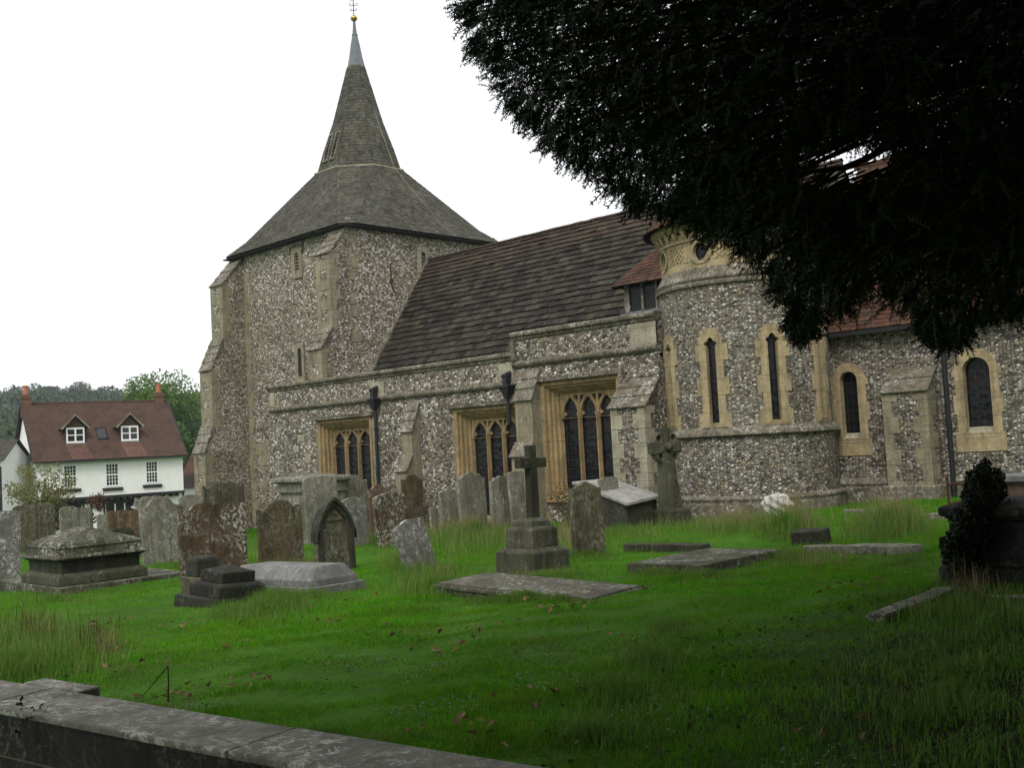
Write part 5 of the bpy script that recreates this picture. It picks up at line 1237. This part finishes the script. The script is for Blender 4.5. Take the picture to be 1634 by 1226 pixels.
def sprays(P, L, nn, nl, nw, droop=.55):
    """every spray: a drooping twig with paired needles; returns quads"""
    n = len(P); o = P-np.array([YT[0], YT[1], 0])-np.array([0, 0, 5.5]); o[:, 2] *= .25; ax = unit(unit(o)*.55+rand_dirs(n)*.9+np.array([0, 0, -droop])); sd = unit(np.cross(ax, rand_dirs(n))); Ls = L*rng.uniform(.6, 1.35, n)
    fs = []
    for i in range(nn):
        t = (i+.5)/nn; pt = P+ax*(Ls*t)[:, None]+np.array([0, 0, -1])*(Ls*t*t*.25)[:, None]
        for sg in (-1, 1):
            dr_ = unit(sd*sg+ax*.55+rand_dirs(n)*.25); w_ = unit(np.cross(dr_, np.cross(sd, ax)+rand_dirs(n)*.4)); le = nl*(1-.45*t)*rng.uniform(.8, 1.2, n)
            fs.append(np.stack([pt-w_*nw*.5, pt+dr_*(le*.9)[:, None]-w_*nw*.35, pt+dr_*le[:, None]+w_*nw*.1, pt+w_*nw*.5], 1))
    w_ = sd*.003; fs.append(np.stack([P-w_, P+w_, P+ax*Ls[:, None]+np.array([0, 0, -1])*(Ls*.25)[:, None]+w_, P+ax*Ls[:, None]+np.array([0, 0, -1])*(Ls*.25)[:, None]-w_], 1))
    return np.concatenate(fs)
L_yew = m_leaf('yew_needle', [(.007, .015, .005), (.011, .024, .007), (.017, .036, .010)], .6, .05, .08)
yew = empty('yew_tree', tuple(YT), 'huge dark overhanging yew tree filling the upper right of the picture', 'tree')
m_ = MB(); m_.tube([(YT[0], YT[1], 0), (YT[0], YT[1], 2.), (YT[0]-.1, YT[1]+.1, 4.2), (YT[0], YT[1], 8.5)], .52, 14, .18); m_.build('trunk', M_bark, yew)
def bough(tgt, z0, r0=.12):
    t = np.array(tgt, float); s = np.array([YT[0], YT[1], z0]); n = 9; pts = []
    for i in range(n+1): q = i/n; p = s*(1-q)+t*q; p[2] += 1.3*math.sin(q*PI*.9)*(1 if z0 < 5 else .5)+.06*math.sin(i*2.1); p[0] += .07*math.sin(i*1.7+z0); pts.append(tuple(p))
    m = MB(); m.tube(pts, r0, 7, r0*.12); m.build('bough', M_bark, yew); return pts
bps = []
for (px_, py_, v_, z0) in ((760, 120, 7.5, 4.6), (900, 250, 8.2, 4.0), (1010, 320, 8.8, 3.6), (1150, 415, 8.0, 3.3), (1265, 520, 7.4, 3.0), (1480, 530, 8.6, 3.1), (1600, 480, 7.2, 2.9), (900, 20, 7, 5.4), (1200, 200, 9.5, 4.4), (820, 60, 9, 5.2)):
    bps.append(bough(VD(px_, py_, v_), z0, .10 if v_ > 7 else .13))
m_ = MB(); m_.tube([tuple(VD(x_, y_, 7.6)) for x_, y_ in ((1470, 215), (1425, 228), (1385, 252), (1345, 268), (1290, 274), (1240, 290))], .032, 7, .014); m_.build('bough', M_bark, yew)
for a in range(12): q = a/12*2*PI; bough((YT[0]+5.5*math.cos(q), YT[1]+5.5*math.sin(q), 6.8+.8*math.sin(a*2)), 5.2, .13) if not (0.9 < q < 3.7) else None
Pin = yew_points(50000, True); quads = sprays(Pin, .11, 6, .026, .009)
# drooping fringe along the lower edge
fr, fax = [], []
for i in range(1, len(PA)-2):
    a, b = PA[i], PA[i+1]; n = int(np.hypot(*(b-a))/1.1)
    for k in range(n):
        t = rng.uniform(); q = a+(b-a)*t; e_ = (b-a)/np.hypot(*(b-a)); nrm_ = np.array([-e_[1], e_[0]])       # points outward / down-left
        vd = rng.uniform(6, 10.5); L_ = 10+9*math.sin(q[0]*.09+q[1]*.05)+8*math.sin(q[0]*.23-q[1]*.11)
        st = q-nrm_*rng.uniform(22, 46); steps = int(rng.integers(2, 5)); dirn = nrm_*1.+e_*rng.uniform(-.7, .7)+np.array([-.15, .35]); dirn /= np.hypot(*dirn)
        for j in range(steps):
            w_ = st+dirn*(j*9.+rng.uniform(-2, 2))*(.5+L_/32)
            fr.append(VD(w_[0], w_[1], vd))
            nx_ = w_+dirn*10; fax.append(VD(nx_[0], nx_[1], vd)-fr[-1])
fr = np.array(fr); fax = unit(np.array(fax))
def sprays2(P, ax, L, nn, nl, nw):
    n = len(P); ax = unit(ax+rand_dirs(n)*.45); sd = unit(np.cross(ax, rand_dirs(n))); Ls = L*rng.uniform(.7, 1.3, n); fs = []
    for i in range(nn):
        t = (i+.5)/nn; pt = P+ax*(Ls*t)[:, None]
        for sg in (-1, 1):
            dr_ = unit(sd*sg+ax*.5+rand_dirs(n)*.3); w_ = unit(np.cross(dr_, rand_dirs(n))); le = nl*(1-.4*t)*rng.uniform(.8, 1.2, n)
            fs.append(np.stack([pt-w_*nw*.5, pt+dr_*(le*.9)[:, None]-w_*nw*.35, pt+dr_*le[:, None]+w_*nw*.1, pt+w_*nw*.5], 1))
    w_ = sd*.003; fs.append(np.stack([P-w_, P+w_, P+ax*Ls[:, None]+w_, P+ax*Ls[:, None]-w_], 1)); return np.concatenate(fs)
qf = sprays2(fr, fax, .085, 6, .026, .009)
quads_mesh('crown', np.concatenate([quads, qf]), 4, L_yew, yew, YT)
Po = yew_points(85000, False); quads_mesh('crown', sprays(Po, .36, 6, .11, .055), 4, L_yew, yew, YT)  # unseen outer crown, extended overhead and behind the camera to block sky light
m_ = MB()
for p in Pin[::14]:                                          # fine twigs leading into the sprays
    o = unit(np.array([[YT[0], YT[1], 5.2]])-p)[0]; e = p+o*rng.uniform(.25, .6)+np.array([0, 0, .05]); pp = project(np.array([e, (p+e)/2])); 
    if inpoly(pp[0], pp[1]).all(): m_.tube([tuple(p), tuple((p+e)/2+rng.normal(size=3)*.03), tuple(e)], .006, 3, .012)
m_.build('twig', M_bark, yew, weld=False)

# ivy on the dark tomb
L_ivy = m_leaf('ivy_leaf', [(.008, .014, .006), (.013, .022, .008), (.02, .03, .011)], .5, .05, .12)
Pi = []
for (px_, py_, rx, ry) in ((1565, 790, 28, 45), (1552, 845, 36, 46), (1530, 885, 26, 34), (1610, 812, 50, 10), (1530, 870, 30, 20), (1545, 915, 26, 24), (1572, 752, 8, 18), (1590, 780, 14, 30)):
    for _ in range(int(rx*ry*2.4)):
        a = rng.uniform(0, 2*PI); r = math.sqrt(rng.uniform()); Pi.append(VD(px_+rx*r*math.cos(a), py_+ry*r*math.sin(a), rng.uniform(10.5, 11.3)))
o = quads_mesh('ivy', leaf_quads(np.array(Pi), .04, asp=.9), 4, L_ivy); tag(o, 'dark ivy smothering the left end of the shaded tomb', 'ivy', None, 'stuff')

# ================================================================ GRASS
def frame_ok(x, y, z=None, m=60):
    P = np.stack([x, y, hgt(x, y)], 1); px, py, zz = project(P); return (zz > 1) & (px > -m) & (px < 1634+m) & (py < 1226+120)
FOOT = []                                                     # keep blades off the flat stones
for o in bpy.data.objects:
    if o.type == 'MESH' and o.name.split('.')[0] in ('slab', 'base_slab', 'plinth', 'coped_stone', 'pedestal_base', 'lower_step', 'middle_step', 'kerb_stone', 'lid', 'lower_block', 'block') and o.parent != church:
        par = Matrix.Identity(4)
        if o.parent: par = Matrix.LocRotScale(o.parent.location, o.parent.rotation_euler, None)
        mw = par@Matrix.LocRotScale(o.location, o.rotation_euler, None)
        c = [mw@Vector(q) for q in o.bound_box]; xa = np.array([[q.x, q.y] for q in c])
        hull = xa[[0, 3, 7, 4]]; FOOT.append(hull)
def off_stones(x, y):
    ok = np.ones(len(x), bool)
    for h in FOOT:
        ins = np.ones(len(x), bool); cc = h.mean(0)
        for i in range(4):
            a, b = h[i], h[(i+1) % 4]; e = b-a; s = e[0]*(cc[1]-a[1])-e[1]*(cc[0]-a[0]); ins &= ((e[0]*(y-a[1])-e[1]*(x-a[0]))*np.sign(s) > 0)
        ok &= ~ins
    return ok
def in_church(x, y): return ((y > YA-.02) & (x > AX0) & (x < AX1)) | ((x-TC[0])**2+(y-TC[1])**2 < (TR+.2)**2) | ((y > YC-.1) & (x > -13)) | ((x < X0) & (x > XL) & (y > Y0))
def behind_wall(x, y):
    q = np.stack([x-a_w[0], y-a_w[1]], 1); return (q@pr[:2]) < -.02
a_w = pz(0, 1085, WT)
def blades(name, x, y, h, w_, m, lean=.45, segs=2, label=None, cat=None, z=None):
    n = len(x); z = hgt(x, y)-.01 if z is None else z; P = np.stack([x, y, z], 1); a = rng.uniform(0, 2*PI, n); side = np.stack([np.cos(a), np.sin(a), np.zeros(n)], 1)
    ld = np.stack([np.cos(a+1.57+rng.normal(0, .6, n)), np.sin(a+1.57+rng.normal(0, .6, n)), np.zeros(n)], 1); L = np.abs(rng.normal(0, lean, n))
    hh = h*rng.uniform(.55, 1.3, n)*np.clip(.9+.9*noise3(P*np.array([1, 1, 0]), 1.9, 3)+.5*noise3(P*np.array([1, 1, 0]), 6., 4), .3, 1.5); up = np.array([0, 0, 1.]); W_ = (w_*rng.uniform(.7, 1.3, n))[:, None]
    mid = P+up*(hh*.55)[:, None]+ld*(hh*L*.35)[:, None]; tip = P+up*(hh*np.clip(1-.25*L, .4, 1))[:, None]+ld*(hh*L)[:, None]
    if segs == 2:
        V = np.stack([P-side*W_/2, P+side*W_/2, mid+side*W_*.4, tip, mid-side*W_*.4], 1).reshape(-1, 3); me = bpy.data.meshes.new(name)
        me.vertices.add(n*5); me.vertices.foreach_set('co', V.astype(np.float32).ravel()); me.loops.add(n*7); me.polygons.add(n*2)
        me.loops.foreach_set('vertex_index', (np.arange(n)[:, None]*5+np.array([0, 1, 2, 4, 4, 2, 3])).astype(np.int32).ravel())
        me.polygons.foreach_set('loop_start', (np.arange(n)[:, None]*7+np.array([0, 4])).astype(np.int32).ravel())
        me.update(calc_edges=True); me.materials.append(m); o = bpy.data.objects.new(name, me); col.objects.link(o)
    else: o = quads_mesh(name, np.stack([P-side*W_/2, P+side*W_/2, tip], 1), 3, m)
    tag(o, label, cat, None, 'stuff'); return o
def scatter(v0, v1, dens, ulim=.52, thin=True):
    A_ = ulim*(v1**2-v0**2); n = int(A_*dens); v = np.sqrt(rng.uniform(v0**2, v1**2, n)); u = v*rng.uniform(-ulim, ulim, n); x = .719*u-.695*v; y = .695*u+.719*v
    k = frame_ok(x, y) & ~in_church(x, y) & off_stones(x, y) & behind_wall(x, y)
    if thin: dy_ = np.hypot(x-YT[0], y-YT[1]); k &= rng.uniform(0, 1, len(x)) < np.clip((dy_-3.3)/2.6, .28, 1)
    return x[k], y[k]
M_gr = m_leaf('grass_blade', [(.06, .24, .006), (.085, .32, .006), (.12, .40, .008), (.18, .37, .02), (.055, .20, .008)], .8, .4, .04, (.17, .24, .03))
M_gr2 = m_leaf('long_grass_blade', [(.06, .17, .015), (.10, .23, .025), (.14, .26, .04), (.19, .24, .06), (.06, .14, .015)], .6, .35, .12)
M_straw = m_leaf('straw', [(.22, .18, .09), (.32, .26, .13), (.16, .15, .07), (.40, .34, .19)], .7, .3, .1)
lawn = dict(label='short mown green grass of the churchyard lawn', cat='grass')
X, Y = scatter(3.2, 8, 6500); blades('lawn_grass', X, Y, .045, .0040, M_gr, .6, 2, **lawn)
X, Y = scatter(8, 14, 2600); blades('lawn_grass', X, Y, .045, .0055, M_gr, .6, 2, **lawn)
X, Y = scatter(14, 24, 650); blades('lawn_grass', X, Y, .055, .010, M_gr, .6, 1, **lawn)
X, Y = scatter(24, 46, 160); blades('lawn_grass', X, Y, .07, .02, M_gr, .6, 1, **lawn)
def patch(px, py, rx, ry, n, v=None):
    a = rng.uniform(0, 2*PI, n); r = np.minimum(np.abs(rng.normal(0, .62, n)), 1.6); g_ = [GP(px+dx_, py+dy_) for dx_, dy_ in ((0, 0), (rx, 0), (0, ry), (0, -ry))]
    c, ex, e1, e2 = g_; hx = (ex-c)[:2]; hy = (e2-e1)[:2]/2; q = c[:2]+np.outer(r*np.cos(a), hx)+np.outer(r*np.sin(a), hy); x, y = q[:, 0], q[:, 1]
    k = ~in_church(x, y) & off_stones(x, y) & behind_wall(x, y); return x[k], y[k]
long_ = [(1075, 1010, 45, 18, 1500, .1, .005), (1040, 1060, 75, 30, 1300, .11, .005), (985, 1120, 90, 34, 1300, .11, .005), (950, 1185, 110, 24, 1200, .1, .005), (840, 958, 110, 6, 3000, .13, .005), (950, 962, 50, 5, 900, .1, .005), (690, 940, 60, 10, 2000, .2, .006), (370, 975, 60, 6, 1600, .14, .005), (430, 965, 40, 10, 1500, .2, .005), (1130, 920, 70, 4, 900, .09, .005), (1050, 918, 50, 6, 900, .1, .005), (860, 918, 70, 5, 1800, .16, .005), (500, 955, 60, 4, 800, .1, .005), (100, 960, 110, 5, 1800, .12, .005), (55, 1030, 110, 45, 5200, .20, .006), (30, 1075, 60, 20, 1800, .22, .006), (700, 925, 80, 18, 4200, .17, .006), (650, 905, 35, 12, 2200, .24, .006), (840, 955, 110, 10, 2600, .10, .006), (760, 860, 120, 20, 7000, .30, .008), (1000, 850, 80, 16, 3400, .24, .008),
         (1170, 842, 110, 16, 5200, .20, .007), (1255, 850, 38, 12, 2200, .34, .008), (1420, 842, 60, 16, 3600, .30, .008), (1040, 875, 70, 8, 1400, .14, .007), (450, 960, 60, 18, 2800, .15, .006), (380, 985, 60, 12, 1800, .13, .006),
         (500, 900, 40, 12, 900, .18, .006), (440, 905, 40, 10, 900, .2, .006), (860, 925, 75, 8, 2400, .13, .006), (940, 888, 45, 8, 1400, .16, .007), (1260, 890, 60, 8, 1200, .12, .006), (1450, 900, 60, 20, 1500, .12, .006), (600, 868, 80, 12, 2400, .2, .008), (290, 905, 60, 10, 900, .12, .006), (140, 945, 130, 6, 1300, .1, .006),
         (1560, 985, 90, 30, 3000, .16, .006), (520, 1180, 260, 14, 1800, .08, .004), (1520, 1100, 160, 110, 5000, .12, .006), (250, 1135, 150, 14, 1200, .1, .004), (1150, 882, 110, 6, 1200, .12, .006), (1440, 975, 70, 20, 1500, .12, .006), (1120, 814, 110, 5, 900, .14, .010)]
for i, (px_, py_, rx, ry, n, h_, w_) in enumerate(long_):
    X, Y = patch(px_, py_, rx, ry, n); blades('long_grass', X, Y, h_, w_, M_gr2, .55, 2, 'long unmown grass tufts around the graves', 'grass')
straw_ = [(60, 1020, 110, 45, 380, .36, .004), (170, 1040, 60, 35, 250, .25, .004), (745, 850, 110, 20, 2600, .48, .006), (640, 890, 40, 14, 200, .5, .004), (440, 900, 45, 14, 420, .42, .005), (510, 905, 40, 10, 160, .4, .005), (900, 860, 60, 20, 420, .42, .006), (1010, 835, 80, 16, 1300, .40, .006), (1180, 842, 110, 14, 1300, .3, .006), (1270, 842, 50, 16, 700, .5, .006), (1425, 838, 70, 14, 900, .42, .006),
          (430, 955, 60, 12, 160, .3, .004), (700, 925, 70, 14, 120, .45, .004), (1300, 900, 120, 10, 200, .25, .005), (560, 850, 40, 10, 300, .35, .006), (840, 930, 60, 10, 60, .4, .004), (1110, 828, 120, 8, 1100, .2, .007), (1560, 960, 80, 30, 200, .3, .004), (300, 1130, 200, 20, 60, .22, .003)]
for i, (px_, py_, rx, ry, n, h_, w_) in enumerate(straw_):
    X, Y = patch(px_, py_, rx, ry, n); blades('dry_grass', X, Y, h_, w_, M_straw, .4, 2, 'dry straw-coloured grass stalks between the graves', 'grass')
M_weed = m_leaf('weed_stalk', [(.05, .035, .02), (.08, .05, .025), (.04, .045, .015)], .8, .1, .05)
for (px_, py_, rx, ry, n, h_, w_) in ((50, 1020, 100, 45, 260, .42, .007), (150, 1030, 50, 30, 70, .3, .006), (700, 930, 60, 12, 40, .3, .005), (1560, 980, 80, 30, 120, .25, .006)):
    X, Y = patch(px_, py_, rx, ry, n); blades('weed_stalks', X, Y, h_, w_, M_weed, .25, 2, 'dark dead weed stalks standing in the rough grass', 'weeds')
# fallen leaves and clover
def litter(name, n, size, m, label, cat, v0=4, v1=14, curl=.5):
    X, Y = scatter(v0, v1, 1.); 
    i = rng.integers(0, len(X), n); X, Y = X[i]+rng.uniform(-.3, .3, n), Y[i]+rng.uniform(-.3, .3, n); k = behind_wall(X, Y) & off_stones(X, Y); X, Y = X[k], Y[k]; n = len(X)
    P = np.stack([X, Y, hgt(X, Y)+.035+rng.uniform(0, .02, n)], 1); up = unit(np.array([0, 0, 1.])+rng.normal(size=(n, 3))*.35); a = unit(np.cross(up, rand_dirs(n))); b = np.cross(up, a); s = (size*rng.uniform(.5, 1.3, n))[:, None]
    V = np.concatenate([np.stack([P-a*s, P+b*s*.55-a*s*.2+up*s*curl*.6, P+a*s*1.0+up*s*.1, P], 1), np.stack([P-a*s, P, P+a*s*1.0+up*s*.1, P-b*s*.55-a*s*.1+up*s*curl*.5], 1)])
    tag(quads_mesh(name, V, 4, m), label, cat, None, 'stuff')
M_fal = m_leaf('fallen_leaf', [(.12, .075, .03), (.19, .12, .05), (.07, .045, .02), (.26, .18, .09)], .7, .1, .15)
litter('fallen_leaves', 420, .042, M_fal, 'brown curled fallen leaves scattered over the lawn', 'leaves')
litter('clover', 2600, .013, m_leaf('clover_leaf', [(.05, .11, .03), (.09, .15, .06)], .5, .2), 'small clover and daisy leaves low in the lawn', 'ground cover', 4, 10, .1)
n_ = 9000; a_ = rng.uniform(0, 2*PI, n_); q_ = 5.6*np.sqrt(rng.uniform(0, 1, n_)); X, Y = YT[0]+q_*np.cos(a_), YT[1]+q_*np.sin(a_); k_ = frame_ok(X, Y) & off_stones(X, Y) & behind_wall(X, Y); X, Y = X[k_], Y[k_]
P_ = np.stack([X, Y, hgt(X, Y)+rng.uniform(.01, .07, len(X))], 1); up_ = unit(np.array([0, 0, 1.])+rng.normal(size=P_.shape)*.5)
tag(quads_mesh('ground_cover', leaf_quads(P_, .04, ax=unit(np.cross(up_, rand_dirs(len(P_)))), asp=.7, nrm=up_), 4, m_leaf('shade_weed', [(.03, .08, .012), (.04, .11, .015), (.05, .13, .02), (.07, .06, .03)], .7, .15, .05)), 'dark low leafy weeds growing in the shade under the yew', 'ground cover', None, 'stuff')
# bent stalk by the wall
c = at(268, 1128); T1 = VD(268, 1064, dep(c)); T2 = at(222, 1118)
m_ = MB(); m_.tube([tuple(c), tuple((c+T1)/2+np.array([.01, 0, 0])), tuple(T1)], .006, 6, .005); m_.tube([tuple(T1), tuple(T2)], .005, 6, .003); tag(m_.build('dead_stalk', M_bark, None), 'dead bent stalk folded into an inverted V beside the low wall', 'stalk')
# ivy sprigs on the coping
Pi = []
for (px_, py_, s_) in ((45, 1133, 10), (70, 1130, 8), (40, 1150, 6), (32, 1121, 6), (28, 1172, 5)):
    for _ in range(7): q = pz(px_+rng.uniform(-s_, s_), py_+rng.uniform(-s_*.5, s_*.5), WT+.02 if py_ < 1140 else WT-.03); Pi.append(q)
o = quads_mesh('ivy', leaf_quads(np.array(Pi), .03, asp=.9), 4, L_ivy); tag(o, 'small ivy sprigs creeping over the wall coping at bottom left', 'ivy', None, 'stuff')
#PART4
# ================================================================ AIR
m = bpy.data.materials.new('haze_air'); m.use_nodes = True; nt = m.node_tree; nt.nodes.clear(); o_ = nt.nodes.new('ShaderNodeOutputMaterial'); v_ = nt.nodes.new('ShaderNodeVolumePrincipled')
v_.inputs['Color'].default_value = (.85, .93, 1, 1); v_.inputs['Density'].default_value = .00032; v_.inputs['Anisotropy'].default_value = .2; nt.links.new(v_.outputs[0], o_.inputs['Volume'])
o = MB().box(-1400, 1400, -1400, 1400, -6, 75).build('haze', m); tag(o, kind='stuff')
o['label'] = 'thin pale haze softening the far hillside'; o['category'] = 'haze'
